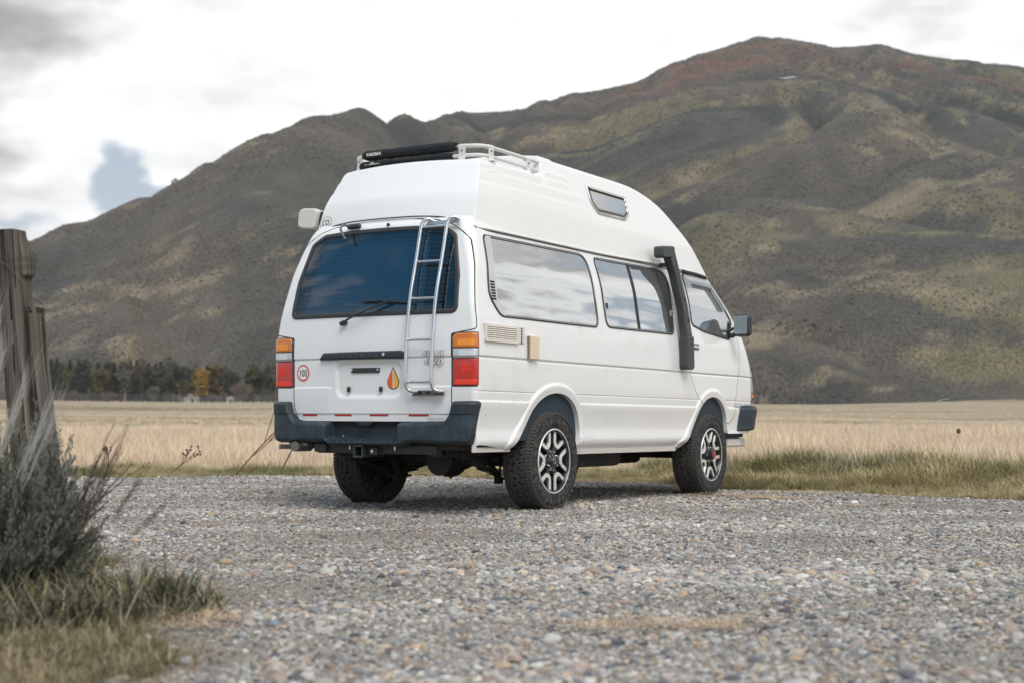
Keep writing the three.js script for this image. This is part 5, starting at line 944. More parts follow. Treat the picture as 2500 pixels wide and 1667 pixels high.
// ================================================================ grasses
// one blade as a bent strip: list of quads pushed into arrays
function blade(out, x, y, z, len, width, dir, lean, droop, tint) {
  const n = 4, cx = Math.cos(dir), cz = Math.sin(dir), px = -cz, pz = cx;
  let ax = x, ay = y, az = z, ang = lean;
  for (let i = 0; i < n; i++) {
    const l = len / n, w0 = width * (1 - (i / n) ** 1.6) * 0.5, w1 = width * (1 - ((i + 1) / n) ** 1.6) * 0.5;
    const bx = ax + cx * Math.sin(ang) * l, by = ay + Math.cos(ang) * l, bz = az + cz * Math.sin(ang) * l;
    const A = [ax - px * w0, ay, az - pz * w0], B = [ax + px * w0, ay, az + pz * w0], C = [bx + px * w1, by, bz + pz * w1], D = [bx - px * w1, by, bz - pz * w1];
    out.pos.push(...A, ...B, ...C); if (i < n - 1) out.pos.push(...A, ...C, ...D);
    for (let k = 0; k < (i < n - 1 ? 6 : 3); k++) out.col.push(...tint);
    ax = bx; ay = by; az = bz; ang += droop / n;
  }
}
function bladesGeo(out) { const g = new THREE.BufferGeometry(); g.setAttribute('position', new THREE.Float32BufferAttribute(out.pos, 3)); g.setAttribute('color', new THREE.Float32BufferAttribute(out.col, 3)); g.computeVertexNormals(); return g; }
function tuft(seed, n, h, spread, width, lean, droop) {
  const r = rngOf(seed), out = { pos: [], col: [] };
  for (let i = 0; i < n; i++) { const a = r() * 6.283, q = spread * Math.sqrt(r()), k = 0.75 + 0.5 * r(); blade(out, Math.cos(a) * q, 0, Math.sin(a) * q, h * (0.55 + 0.6 * r()), width * (0.7 + 0.6 * r()), a + (r() - 0.5) * 2.4, lean * (0.2 + r()), droop * (0.3 + r()), [k, k, k * (0.9 + 0.2 * r())]); }
  return bladesGeo(out);
}
const grassMat = phys(0xffffff, 0.85, { vertexColors: true, side: THREE.DoubleSide });
{
  const r = rngOf(17);
  // straw standing in the field
  const strawGeos = [tuft(1, 34, 0.34, 0.13, 0.0045, 0.28, 0.7), tuft(2, 30, 0.42, 0.15, 0.0042, 0.22, 0.9), tuft(3, 36, 0.28, 0.16, 0.005, 0.4, 0.9)], straws = [[], [], []];
  const addStraw = (n, d0, d1, big) => {
    for (let i = 0; i < n; i++) {
      const d = Math.sqrt(lerp(d0 * d0, d1 * d1, r())), x = (r() * 2 - 1) * (0.40 * d + 1.5), z = -d, off = offLot(x, z);
      if (off < 1.3 + 1.2 * r()) continue;
      const n1 = fbm(x / 6, z / 4, 61, 3), k = (0.78 + 0.34 * r()) * (1 + 0.16 * n1), s = big * (0.65 + 0.6 * r()) * (0.85 + 0.35 * n1), mow = sstep(36, 46, d);
      straws[i % 3].push([x, fieldY(x, z) - 0.01, z, s, s * 0.8 * (1 - 0.70 * mow), s, (r() - 0.5) * 0.3, r() * 6.28, (r() - 0.5) * 0.3, 0.74 * k, (0.60 + 0.02 * n1) * k, 0.44 * k]);
    }
  };
  addStraw(17000, 12.5, 34, 0.95); addStraw(16000, 34, 75, 0.95); addStraw(9000, 75, 150, 0.9);
  straws.forEach((l, i) => scatter('straw_grass', strawGeos[i], grassMat, l, 'dry straw-coloured grass standing in the field'));
  // green-brown verge along the gravel
  const vergeGeos = [tuft(11, 40, 0.20, 0.10, 0.0050, 0.5, 1.3), tuft(12, 34, 0.26, 0.09, 0.0046, 0.4, 1.5), tuft(13, 44, 0.15, 0.12, 0.0055, 0.7, 1.2)], verge = [[], [], []];
  for (let i = 0; i < 30000; i++) {
    const right = r() < 0.62, x = right ? lerp(0.2, 9.5, r()) : lerp(-7, 1.2, r()), w = x > 1.6 ? 3.0 : 1.5, off0 = (r() ** 1.25) * w, z = lotEdge(x) - off0 / 0.85, off = offLot(x, z);
    if (off < -0.02 || off > w + 0.5 || r() < 0.35 * sstep(-0.1, 0.4, noise3(x * 1.3, z * 1.6, 77))) continue;
    const n1 = fbm(x * 0.7, z * 0.7, 71, 3), t = sstep(-0.25, 0.35, n1 + (r() - 0.5) * 0.6), k = 0.75 + 0.5 * r(), lowEdge = sstep(0, 0.8, off), s = (x > 1.6 ? 1.20 : 0.75) * (0.40 + 0.60 * r()) * (0.5 + 0.5 * lowEdge) * (0.9 + 0.75 * noise3(x * 1.1, z * 1.1, 83));
    verge[i % 3].push([x, fieldY(x, z) - 0.005, z, s, s * 0.85, s, (r() - 0.5) * 0.5, r() * 6.28, (r() - 0.5) * 0.5, lerp(0.50, 0.23, t) * k, lerp(0.42, 0.215, t) * k, lerp(0.24, 0.10, t) * k]);
  }
  verge.forEach((l, i) => scatter('verge_grass', vergeGeos[i], grassMat, l, 'low olive-green grass along the edge of the gravel'));
  // short turf and litter round the post, bottom left
  const turfGeos = [tuft(21, 24, 0.042, 0.055, 0.0032, 1.0, 1.3), tuft(22, 12, 0.11, 0.07, 0.0024, 1.5, 0.5)], turf = [[], []];
  for (let i = 0; i < 9000; i++) {
    const z = -lerp(3.0, 9.5, r() ** 1.3), x = lotLeft(z) + 0.22 - Math.abs(r() * r()) * 2.6, off = offLot(x, z);
    if (off < -0.16 || x < z * 0.42 - 0.4) continue;
    if (off < 0.02 && r() < 0.6) continue;
    const t = r(), n1 = noise3(x * 2, z * 2, 5), k = 0.7 + 0.5 * r(), dry = sstep(0.35, 0.8, t + 0.3 * n1);
    turf[i % 5 ? 0 : 1].push([x, fieldY(x, z) - 0.004, z, 0.7 + 0.7 * r(), 0.6 + 0.8 * r(), 0.7 + 0.7 * r(), 0, r() * 6.28, 0, lerp(0.125, 0.34, dry) * k, lerp(0.115, 0.275, dry) * k, lerp(0.055, 0.165, dry) * k]);
  }
  turf.forEach((l, i) => scatter('short_turf', turfGeos[i], grassMat, l, 'short mixed green and dry turf around the fence post'));
  // straw litter lying on the stones
  const litter = [], lg = tuft(31, 14, 0.10, 0.05, 0.0026, 1.35, 0.35);
  const heap = (cx, cz, rx, rz, n) => { for (let i = 0; i < n; i++) { const a = r() * 6.28, q = Math.sqrt(r()), x = cx + Math.cos(a) * q * rx, z = cz + Math.sin(a) * q * rz, k = 0.7 + 0.5 * r(); litter.push([x, 0.008 + 0.012 * r(), z, 0.5 + 0.6 * r(), 0.12 + 0.14 * r(), 0.5 + 0.6 * r(), 0, r() * 6.28, 0, 0.58 * k, 0.42 * k, 0.26 * k]); } };
  heap(0.44, -4.28, 0.30, 0.10, 34); heap(0.62, -4.36, 0.14, 0.07, 12); heap(0.30, -4.20, 0.12, 0.05, 8); heap(2.05, -11.6, 0.22, 0.14, 90); heap(1.75, -12.0, 0.35, 0.2, 60); heap(2.6, -12.6, 0.5, 0.25, 90); heap(-0.95, -4.3, 0.12, 0.2, 30); heap(-0.2, -6.0, 0.06, 0.04, 8);
  scatter('straw_litter', lg, grassMat, litter, 'loose orange straw lying on the gravel');
}
// ---------------------------------------------------------------- tall stalks at the far edge on the right, each on its own
{
  const r = rngOf(23), stalkMat = std(rgb(0.50, 0.39, 0.25), 0.9), headMat = std(rgb(0.56, 0.46, 0.32), 0.9);
  const proto = (k) => { const g = group('seed_stalk', scene), bend = 0.05 + 0.08 * k; mesh('stem', tube([V(0, 0, 0), V(bend * 0.2, 0.3, 0), V(bend * 0.6, 0.55, 0), V(bend * 1.6, 0.72, 0)], 0.0010, 16, 4), stalkMat, g); mesh('seed_head', tube([V(bend * 1.5, 0.70, 0), V(bend * 2.2, 0.77, 0), V(bend * 3.2, 0.80, 0.01)], 0.0030, 8, 5), headMat, g); return g; };
  const protos = [proto(0.4), proto(1), proto(0.7)];
  for (let i = 0; i < 18; i++) { const g = i < 3 ? protos[i] : protos[i % 3].clone(); if (i >= 3) { g.name = numbered('seed_stalk'); scene.add(g); } const x = 3.3 + r() * 2.2 + (i > 12 ? 0.6 : 0), z = lotEdge(x) - 2.2 - r() * 2.0; g.position.set(x, fieldY(x, z), z); g.rotation.y = r() * 2 - 1; g.scale.setScalar(0.62 + 0.3 * r()); tag(g, 'tall pale grass stalk with drooping seed head above the right verge', 'grass stalk', 'tall seed stalks above the right verge'); }
}
// ---------------------------------------------------------------- dry weeds by the far edge of the gravel
function branchy(seed, height, spread, levels, r0, lean) {           // forked dead plant: [branches, tips]
  const r = rngOf(seed), geos = [], tips = [];
  const grow = (p, d, len, rad, lv) => {
    const mid = p.clone().addScaledVector(d, len * 0.5).add(V((r() - 0.5) * len * 0.12, 0, (r() - 0.5) * len * 0.12)), q = p.clone().addScaledVector(d, len).add(V(0, -0.02 * len * lv, 0));
    geos.push(tube([p, mid, q], rad, 5, 4));
    if (lv >= levels) { tips.push(q); return; }
    const n = 2 + (r() < 0.5 ? 1 : 0);
    for (let i = 0; i < n; i++) { const nd = d.clone().add(V((r() - 0.5) * spread, (r() - 0.35) * spread * 0.5, (r() - 0.5) * spread)).normalize(); grow(p.clone().lerp(q, 0.45 + 0.55 * r()), nd, len * (0.5 + 0.3 * r()), rad * 0.62, lv + 1); }
  };
  grow(V(0, 0, 0), V(lean, 1, 0.1).normalize(), height * 0.5, r0, 0);
  return [geos, tips];
}
{
  const stem = std(rgb(0.19, 0.135, 0.10), 0.95), bud = std(rgb(0.13, 0.075, 0.05), 0.95);
  [[-3.05, -15.9, 0.95, 0.9, 'large'], [-2.62, -16.3, 0.80, 0.5, 'tall'], [-3.75, -15.7, 0.42, 1.2, 'low'], [-1.95, -16.6, 0.55, 0.7, 'slender'], [-4.35, -15.5, 0.40, 0.2, 'small upright']].forEach(([x, z, h, lean, word], i) => {
    const [geos, tips] = branchy(60 + i, h * (i < 2 ? 1.35 : 1), 1.05, i < 2 ? 4 : 3, i < 2 ? 0.008 : 0.006, lean), g = group('dry_weed', scene, x, fieldY(x, z) - 0.01, z);
    tag(g, word + ' dead brown weed leaning over the far edge of the gravel', 'weed');
    mesh('stems', geos, stem, g);
    const b = mesh('seed_heads', tips.map((p, k) => at(new THREE.IcosahedronGeometry(0.010 + 0.008 * ((k * 7) % 5) / 5, 0), p.x, p.y, p.z)), bud, g); b.userData.kind = 'stuff';
  });
  const [geos, tips] = branchy(91, 0.75, 0.25, 1, 0.0025, 0.25), t = group('thistle_stalk', scene, 4.50, fieldY(4.50, -14.6), -14.6);
  tag(t, 'single dark seed head on a thin stalk above the right verge', 'weed'); mesh('stem', [tube([V(-0.10, 0, 0), V(-0.04, 0.2, 0), V(0.02, 0.36, 0)], 0.0025, 12, 5)], stem, t); mesh('seed_head', at(new THREE.IcosahedronGeometry(0.022, 1).scale(1, 1.3, 1), 0.022, 0.38, 0), bud, t);
}
// ---------------------------------------------------------------- fence post of weathered wood
{
  const wood = (seed, w, h) => { const t = dataTex(0, (u, v) => { const g = fbm(u * 26 + 0.6 * noise3(u * 3, v * 2, seed), v * 1.4, seed, 5, 0.6), k = fbm(u * 90, v * 3.5, seed + 3, 3, 0.5), crack = sstep(0.30, 0.44, Math.abs(noise3(u * 15 + 0.4 * noise3(u * 2, v * 3, 4), v * 0.8, seed + 8))) , l = clamp(0.46 + 0.16 * g + 0.10 * k - 0.30 * crack), warm = 0.5 + 0.5 * fbm(u * 3, v * 2.2, seed + 5, 3); return [l * lerp(0.98, 1.03, warm), l * lerp(0.965, 0.925, warm), l * lerp(0.93, 0.83, warm)]; }, true, 512, 1024); t.wrapS = t.wrapT = THREE.MirroredRepeatWrapping; return t; };
  const w1 = wood(3), woodMat = std(rgb(0.60, 0.575, 0.55), 0.92, { map: w1, bumpMap: w1, bumpScale: 0.012 });
  const post = group('fence_post', scene, -1.822, 0, -5.62);
  tag(post, 'weathered grey wooden fence post with a split top and rusty wire', 'post');
  // axis leans to the left going up; section is a rough half-round log with a flat split face
  const axis = (y) => -0.102 * y - 0.006 * Math.sin(y * 3), rad = (a, y) => { const crack = Math.max(0, 1 - Math.abs(((a * 2.6 + 0.25 * noise3(0, y * 2, 3)) % 1) - 0.5) * 9); return 0.070 * (1 - 0.04 * y) * (1 + 0.05 * noise3(Math.cos(a) * 2, y * 1.5, Math.sin(a) * 2) + 0.025 * noise3(Math.cos(a) * 9, y * 2, Math.sin(a) * 9)) - 0.006 * crack; };
  const body = patch(span(0, Math.PI * 2, 120), span(-0.05, 1.338, 90), (a, y) => { let q = rad(a, y), c = Math.cos(a), s = Math.sin(a); const shoulder = sstep(1.23, 1.335, y) * 0.026 * sstep(0.2, 0.9, c), notch = sstep(1.158, 1.150, y) * sstep(0.5, 0.85, c) * 0.022; q -= shoulder + notch; return V(axis(y) + q * c, y, q * s); }, null, (a, y) => [a / 6.283 * 1.0, y * 0.75]);
  mesh('post_log', body, woodMat, post);
  mesh('post_end', patch(span(0, Math.PI * 2, 60), span(0.02, 1, 8), (a, t) => { const y = 1.336, c = Math.cos(a), s = Math.sin(a), q = (rad(a, y) - 0.026 * sstep(0.2, 0.9, c)) * t; return V(axis(y) + q * c, y + 0.012 * noise3(q * c * 60, q * s * 60, 3) * (1 - t), q * s); }, null, (a, t) => [t * 0.3, a / 6.28]), woodMat, post);
  // long slab split from the right side, its broken top lower than the post
  const slab = patch(span(0, Math.PI * 2, 70), span(-0.05, 1.035, 70), (a, y) => { const k = (v, p) => Math.sign(v) * Math.abs(v) ** p, hw = 0.026 + 0.010 * sstep(1.0, 0.2, y) + 0.002 * noise3(a, y * 4, 4), hd = 0.050; return V(axis(y) + 0.070 + 0.012 * sstep(1.0, 0.3, y) + hw * k(Math.cos(a), 0.55), y + (y > 1.02 ? 0.012 * noise3(Math.cos(a) * 4, 2, Math.sin(a) * 4) : 0), hd * k(Math.sin(a), 0.55) + 0.012); }, null, (a, y) => [0.3 + a / 6.283 * 0.6, y * 0.75 + 0.3]);
  mesh('split_slab', slab, woodMat, post);
  mesh('slab_end', patch(span(0, Math.PI * 2, 40), span(0.02, 1, 4), (a, t) => { const k = (v, p) => Math.sign(v) * Math.abs(v) ** p; return V(axis(1.035) + 0.070 + 0.026 * t * k(Math.cos(a), 0.55), 1.033, 0.050 * t * k(Math.sin(a), 0.55) + 0.012); }, null, (a, t) => [t * 0.2, a / 6]), woodMat, post);
  const rusty = std(rgb(0.10, 0.075, 0.06), 0.7, { metalness: 0.5 });
  const loop = (y, tilt, n = 1) => { const P = []; for (let i = 0; i <= 40; i++) { const a = (i / 40) * 6.283 * n; P.push(V(axis(y) + Math.cos(a) * 0.0765, y + tilt * Math.sin(a + 0.5) + 0.003 * Math.sin(a * 3), Math.sin(a) * 0.0765)); } return tube(P, 0.0016, 90, 5); };
  mesh('wire_loop', loop(1.222, 0.006), rusty, post); mesh('wire_loop', loop(1.206, -0.012), rusty, post);
  mesh('wire_tail', [tube([V(-0.20, 1.214, 0.03), V(-0.14, 1.20, 0.075), V(-0.085, 1.15, 0.082), V(-0.055, 1.10, 0.08), V(-0.045, 1.075, 0.075), V(-0.02, 1.068, 0.07), V(0.005, 1.052, 0.07)], 0.002, 50, 6), tube([V(-0.022, 1.068, 0.07), V(-0.008, 1.060, 0.072), V(0.008, 1.048, 0.07)], 0.0045, 16, 6)], std(rgb(0.13, 0.085, 0.06), 0.7, { metalness: 0.3 }), post);
  mesh('wire_strand', [tube([V(-0.21, 1.12, 0.02), V(-0.8, 1.10, 0.1), V(-2.0, 1.06, 0.2)], 0.0015, 20, 4)], rusty, post);
}
// ---------------------------------------------------------------- sagebrush in front of the post
{
  const r = rngOf(55), bush = group('sagebrush', scene, -1.80, 0, -5.05);
  tag(bush, 'grey-green sagebrush growing round the foot of the fence post', 'shrub');
  const out = { pos: [], col: [] }, twigs = [];
  const leaf = (p, d, len, w, tint) => { const side = V(r() - 0.5, r() - 0.5, r() - 0.5).cross(d).normalize().multiplyScalar(w / 2), m = p.clone().addScaledVector(d, len * 0.55), e = p.clone().addScaledVector(d, len); out.pos.push(...p.toArray(), ...m.clone().add(side).toArray(), ...e.toArray(), ...p.toArray(), ...e.toArray(), ...m.clone().sub(side).toArray()); for (let k = 0; k < 6; k++) out.col.push(...tint); };
  for (let i = 0; i < 430; i++) {
    const a = r() * 6.283, up = r(), rx = 0.33 * Math.sqrt(1 - up * up * 0.75), tip = V(Math.cos(a) * rx * (0.75 + 0.35 * r()), 0.06 + 0.46 * up * (0.85 + 0.3 * r()), Math.sin(a) * rx * 0.85 * (0.75 + 0.35 * r())), root = V(tip.x * 0.12, 0.02, tip.z * 0.12), mid = root.clone().lerp(tip, 0.55).add(V(tip.x * 0.1, -0.03, tip.z * 0.1));
    twigs.push(tube([root, mid, tip], 0.0032, 6, 4));
    const cv = new THREE.CatmullRomCurve3([root, mid, tip]);
    for (let s = 0; s < 6; s++) {                                     // side sprays of small leaves
      const p0 = cv.getPoint(0.40 + 0.60 * (s / 5)), dir = tip.clone().sub(mid).normalize().add(V((r() - 0.5) * 0.9, 0.35 + 0.3 * r(), (r() - 0.5) * 0.9)).normalize(), L = 0.05 + 0.07 * r();
      for (let k = 0; k < 18; k++) { const t = k / 17, d = dir.clone().add(V((r() - 0.5) * 1.5, (r() - 0.3) * 1.1, (r() - 0.5) * 1.5)).normalize(), g = 0.75 + 0.5 * r(), y = r() * 0.2; leaf(p0.clone().addScaledVector(dir, L * t), d, 0.014 + 0.014 * r(), 0.0052 + 0.002 * r(), [(0.150 + 0.05 * y) * g, (0.158 + 0.02 * y) * g, (0.130 - 0.03 * y) * g]); }  // leaf colour darkened to put shade on the bush
    }
  }
  mesh('branches', twigs, std(rgb(0.085, 0.075, 0.066), 0.95), bush).userData.kind = 'stuff';
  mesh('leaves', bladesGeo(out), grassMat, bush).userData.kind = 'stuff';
  // bare dead twigs reaching out to the right
  const dead = group('dead_branch', scene, -1.60, 0.10, -5.0); tag(dead, 'bare dark dead branches sticking out of the sagebrush', 'branch');
  const gs = []; for (let i = 0; i < 5; i++) { const [g] = branchy(200 + i, 0.36 + 0.16 * r(), 0.7, 2, 0.0030, 0.5 + 0.6 * r()); g.forEach((q) => gs.push(at(q, -0.05 + 0.03 * i, 0.02 * i, (r() - 0.5) * 0.2, 0, (r() - 0.5) * 0.8, 0))); }
  mesh('twigs', gs, std(rgb(0.075, 0.06, 0.055), 0.95), dead).userData.kind = 'stuff';
  // reddish dry spikes and pale feathery plumes
  const plumes = (name, label, list, tint, wd) => { const g = group(name, scene, -1.63, 0, -4.92); tag(g, label, 'plant'); for (const [x0, y0, z0, x1, y1, z1, n, fan] of list) { const o = { pos: [], col: [] }; for (let i = 0; i < n; i++) { const t = 0.65 * r(), k = 0.7 + 0.5 * r(), bx = lerp(x0, x1, t) + (r() - 0.5) * 0.02, by = lerp(y0, y1, t), bz = lerp(z0, z1, t) + (r() - 0.5) * 0.03, dx = x1 - x0 + (r() - 0.5) * fan, dy = y1 - y0, L = Math.hypot(x1 - x0, y1 - y0) * (0.45 + 0.3 * r()); blade(o, bx, by, bz, L, wd, dx > 0 ? (r() - 0.5) * 1.2 : Math.PI + (r() - 0.5) * 1.2, Math.atan2(Math.abs(dx), dy), 0.25 * (r() - 0.3), tint.map((c) => c * k)); } mesh('plume', bladesGeo(o), grassMat, g); } return g; };
  plumes('feather_grass', 'pale grey feathery plumes rising out of the sagebrush beside the post', [[-0.17, 0.50, 0.12, -0.05, 0.86, 0.12, 60, 0.08], [-0.08, 0.42, 0.16, 0.05, 0.78, 0.16, 70, 0.08], [0.00, 0.40, 0.14, 0.13, 0.70, 0.16, 60, 0.10], [-0.16, 0.72, 0.12, -0.08, 0.98, 0.12, 50, 0.07], [0.02, 0.36, 0.2, 0.17, 0.66, 0.2, 40, 0.1]], [0.66, 0.645, 0.615], 0.0026);
  plumes('dry_spike', 'rust-brown dry flower spikes leaning from the sagebrush', [[0.28, 0.24, 0.05, 0.42, 0.46, 0.05, 60, 0.06], [0.22, 0.30, 0.05, 0.33, 0.56, 0.06, 50, 0.05], [0.33, 0.18, 0.08, 0.52, 0.36, 0.1, 60, 0.06]], [0.17, 0.125, 0.105], 0.002);
}
// ---------------------------------------------------------------- coarse grass clump in the left foreground
{
  const r = rngOf(71), clump = group('grass_clump', scene, -1.22, 0, -4.62);
  tag(clump, 'coarse olive grass clump at the edge of the gravel in front of the sagebrush', 'grass');
  const o = { pos: [], col: [] }, dry = { pos: [], col: [] };
  for (let i = 0; i < 2100; i++) { const a = r() * 6.283, q = Math.sqrt(r()), lump = 0.7 + 0.6 * noise3(Math.cos(a) * q * 3, Math.sin(a) * q * 3, 4), x = Math.cos(a) * q * 0.34 - 0.16 * q * r(), z = Math.sin(a) * q * 0.50, k = 0.6 + 0.8 * r(), y = r(); blade(o, x, -0.01, z, (0.10 + 0.17 * r()) * lump * (1.25 - 0.5 * q), 0.0055 + 0.0065 * r(), r() * 6.283, 0.15 + 0.95 * r(), 0.2 + 1.7 * r(), y > 0.84 ? [0.21 * k, 0.20 * k, 0.15 * k] : y > 0.6 ? [0.125 * k, 0.115 * k, 0.045 * k] : [0.074 * k, 0.076 * k, 0.042 * k]); }
  for (let i = 0; i < 200; i++) { const a = r() * 6.283, q = Math.sqrt(r()), k = 0.7 + 0.6 * r(); blade(dry, Math.cos(a) * q * 0.42 - 0.1, 0.005, Math.sin(a) * q * 0.62 + 0.08, 0.08 + 0.20 * r(), 0.0022 + 0.0026 * r(), r() * 6.283, 0.5 + 0.95 * r(), 0.7 * (r() - 0.3), [0.38 * k, 0.31 * k, 0.19 * k]); }
  mesh('green_blades', bladesGeo(o), grassMat, clump).userData.kind = 'stuff'; mesh('dry_blades', bladesGeo(dry), grassMat, clump).userData.kind = 'stuff';
  const c2 = group('grass_clump', scene, -1.72, 0, -4.30); tag(c2, 'darker grass clump under the sagebrush by the fence post', 'grass');
  const o2 = { pos: [], col: [] }; for (let i = 0; i < 1300; i++) { const a = r() * 6.283, q = Math.sqrt(r()), k = 0.5 + 0.8 * r(); blade(o2, Math.cos(a) * q * 0.40, -0.01, Math.sin(a) * q * 0.42, 0.05 + 0.11 * r(), 0.004 + 0.004 * r(), r() * 6.283, 0.2 + 1.0 * r(), 1.8 * r(), r() > 0.85 ? [0.26 * k, 0.22 * k, 0.14 * k] : [0.085 * k, 0.085 * k, 0.046 * k]); }
  mesh('green_blades', bladesGeo(o2), grassMat, c2).userData.kind = 'stuff';
}
// black rubber strip lying behind the left rear wheel
{
  const s = mesh('rubber_strip', [tube([V(-0.14, 0.012, 0.03), V(-0.05, 0.016, 0.012), V(0.05, 0.018, -0.005), V(0.14, 0.030, -0.05)], 0.010, 20, 6).scale(1, 0.7, 1)], M.rubber, scene);
  s.position.set(-1.05, 0, -10.83); tag(s, 'thin black rubber strip lying on the gravel behind the rear wheel', 'strip');
}
// ================================================================ trees, fence and sheds at the foot of the hill
{
  const bark = std(rgb(0.075, 0.06, 0.05), 0.95), bareBark = std(rgb(0.34, 0.31, 0.28), 0.9);
  const leafMat = (c) => phys(rgb(...c), 0.9, { vertexColors: true, side: THREE.DoubleSide });
  const crown = (seed, kind) => {
    const r = rngOf(seed), o = { pos: [], col: [] }, quad = (p, s, k) => { const d = V(r() - 0.5, r() - 0.5, r() - 0.5).normalize(), e = V(r() - 0.5, r() - 0.5, r() - 0.5).cross(d).normalize(), a = d.clone().multiplyScalar(s), b = e.multiplyScalar(s * 0.7); const A = p.clone().sub(a), B = p.clone().add(b), C = p.clone().add(a), D = p.clone().sub(b); o.pos.push(...A.toArray(), ...B.toArray(), ...C.toArray(), ...A.toArray(), ...C.toArray(), ...D.toArray()); for (let i = 0; i < 6; i++) o.col.push(k, k, k * 0.95); };
    if (kind === 'conifer') for (let i = 0; i < 2200; i++) { const t = r() ** 0.8, y = lerp(0.06, 1.0, t), lay = 0.75 + 0.25 * Math.sin(y * 38), w = 0.21 * (1 - y) ** 0.85 * lay + 0.012, a = r() * 6.28, q = w * Math.sqrt(r()); quad(V(Math.cos(a) * q, y - 0.04 * q, Math.sin(a) * q), 0.016 + 0.012 * r(), 0.65 + 0.7 * r()); }
    else { const lumps = []; const nl = kind === 'shrub' ? 14 : 24; for (let i = 0; i < nl; i++) { const a = r() * 6.28, up = r(), y = kind === 'shrub' ? 0.25 + 0.6 * up : 0.28 + 0.64 * up, w = (kind === 'shrub' ? 0.42 : kind === 'poplar' ? 0.13 : 0.26) * Math.sin(Math.PI * clamp(0.15 + 0.8 * up)); lumps.push([Math.cos(a) * w * Math.sqrt(r()), y, Math.sin(a) * w * Math.sqrt(r()), (kind === 'shrub' ? 0.17 : 0.105) * (0.7 + 0.6 * r())]); }
      for (let i = 0; i < 2400; i++) { const l = lumps[Math.floor(r() * nl)], d = V(r() - 0.5, r() - 0.5, r() - 0.5).normalize().multiplyScalar(l[3] * Math.pow(r(), 0.4)); quad(V(l[0] + d.x, Math.max(0.03, l[1] + d.y), l[2] + d.z), 0.012 + 0.014 * r(), 0.65 + 0.7 * r()); } }
    return bladesGeo(o);
  };
  const trunkGeo = (seed, h, thick) => { const r = rngOf(seed), gs = [tube([V(0, -0.03, 0), V(0.01, h * 0.5, 0.01), V(0, h, 0)], thick, 8, 6)]; for (let i = 0; i < 7; i++) { const a = r() * 6.28, y = h * (0.4 + 0.5 * r()); gs.push(tube([V(0, y, 0), V(Math.cos(a) * 0.09, y + 0.10, Math.sin(a) * 0.09), V(Math.cos(a) * 0.16, y + 0.22, Math.sin(a) * 0.16)], thick * 0.4, 5, 4)); } return merge(gs); };
  const shapes = { conifer: [crown(1, 'conifer'), crown(2, 'conifer')], round: [crown(3, 'round'), crown(4, 'round'), crown(5, 'round')], poplar: [crown(6, 'poplar'), crown(7, 'poplar')], shrub: [crown(8, 'shrub'), crown(9, 'shrub')] };
  const trunks = [trunkGeo(1, 0.8, 0.018), trunkGeo(2, 0.75, 0.02)];
  const mats = { dark: leafMat([0.048, 0.055, 0.040]), olive: leafMat([0.105, 0.104, 0.050]), brown: leafMat([0.082, 0.074, 0.046]), rust: leafMat([0.140, 0.105, 0.058]), yellow: leafMat([0.34, 0.22, 0.05]), pink: leafMat([0.17, 0.125, 0.11]), grey: leafMat([0.15, 0.13, 0.11]) };
  const words = { dark: 'dark green', olive: 'olive green', brown: 'brown', rust: 'tawny brown', yellow: 'bright yellow', pink: 'pinkish bare', grey: 'grey leafless' };
  const kinds = { conifer: ['conifer_tree', 'conifer', 'tree'], round: ['broadleaf_tree', 'round-crowned tree', 'tree'], poplar: ['slim_tree', 'slim upright tree', 'tree'], shrub: ['valley_shrub', 'rounded shrub', 'shrub'] };
  let n = 0;
  const plant = (crop, top, kind, tone, back = 0, wide = 1) => {                // crop: place along the row; top: height of the crown
    const D = 296 + back, x = ((80 + crop * 0.2551 - 1250) / 3522) * D, h = (top * 1.12 * 0.2551 / 3522) * D, [name, word, cat] = kinds[kind], g = group(name, scene, x, fieldY(x, -D) - 0.05, -D);
    tag(g, words[tone] + ' ' + word + ' in the row behind the rail fence', cat, words[tone] + ' ' + word + 's behind the rail fence');
    g.scale.set(h * wide, h, h * wide); g.rotation.y = n * 2.4;
    mesh('crown', shapes[kind][n % shapes[kind].length], mats[tone], g); mesh('trunk', trunks[n % 2], tone === 'grey' ? bareBark : bark, g); n++;
  };
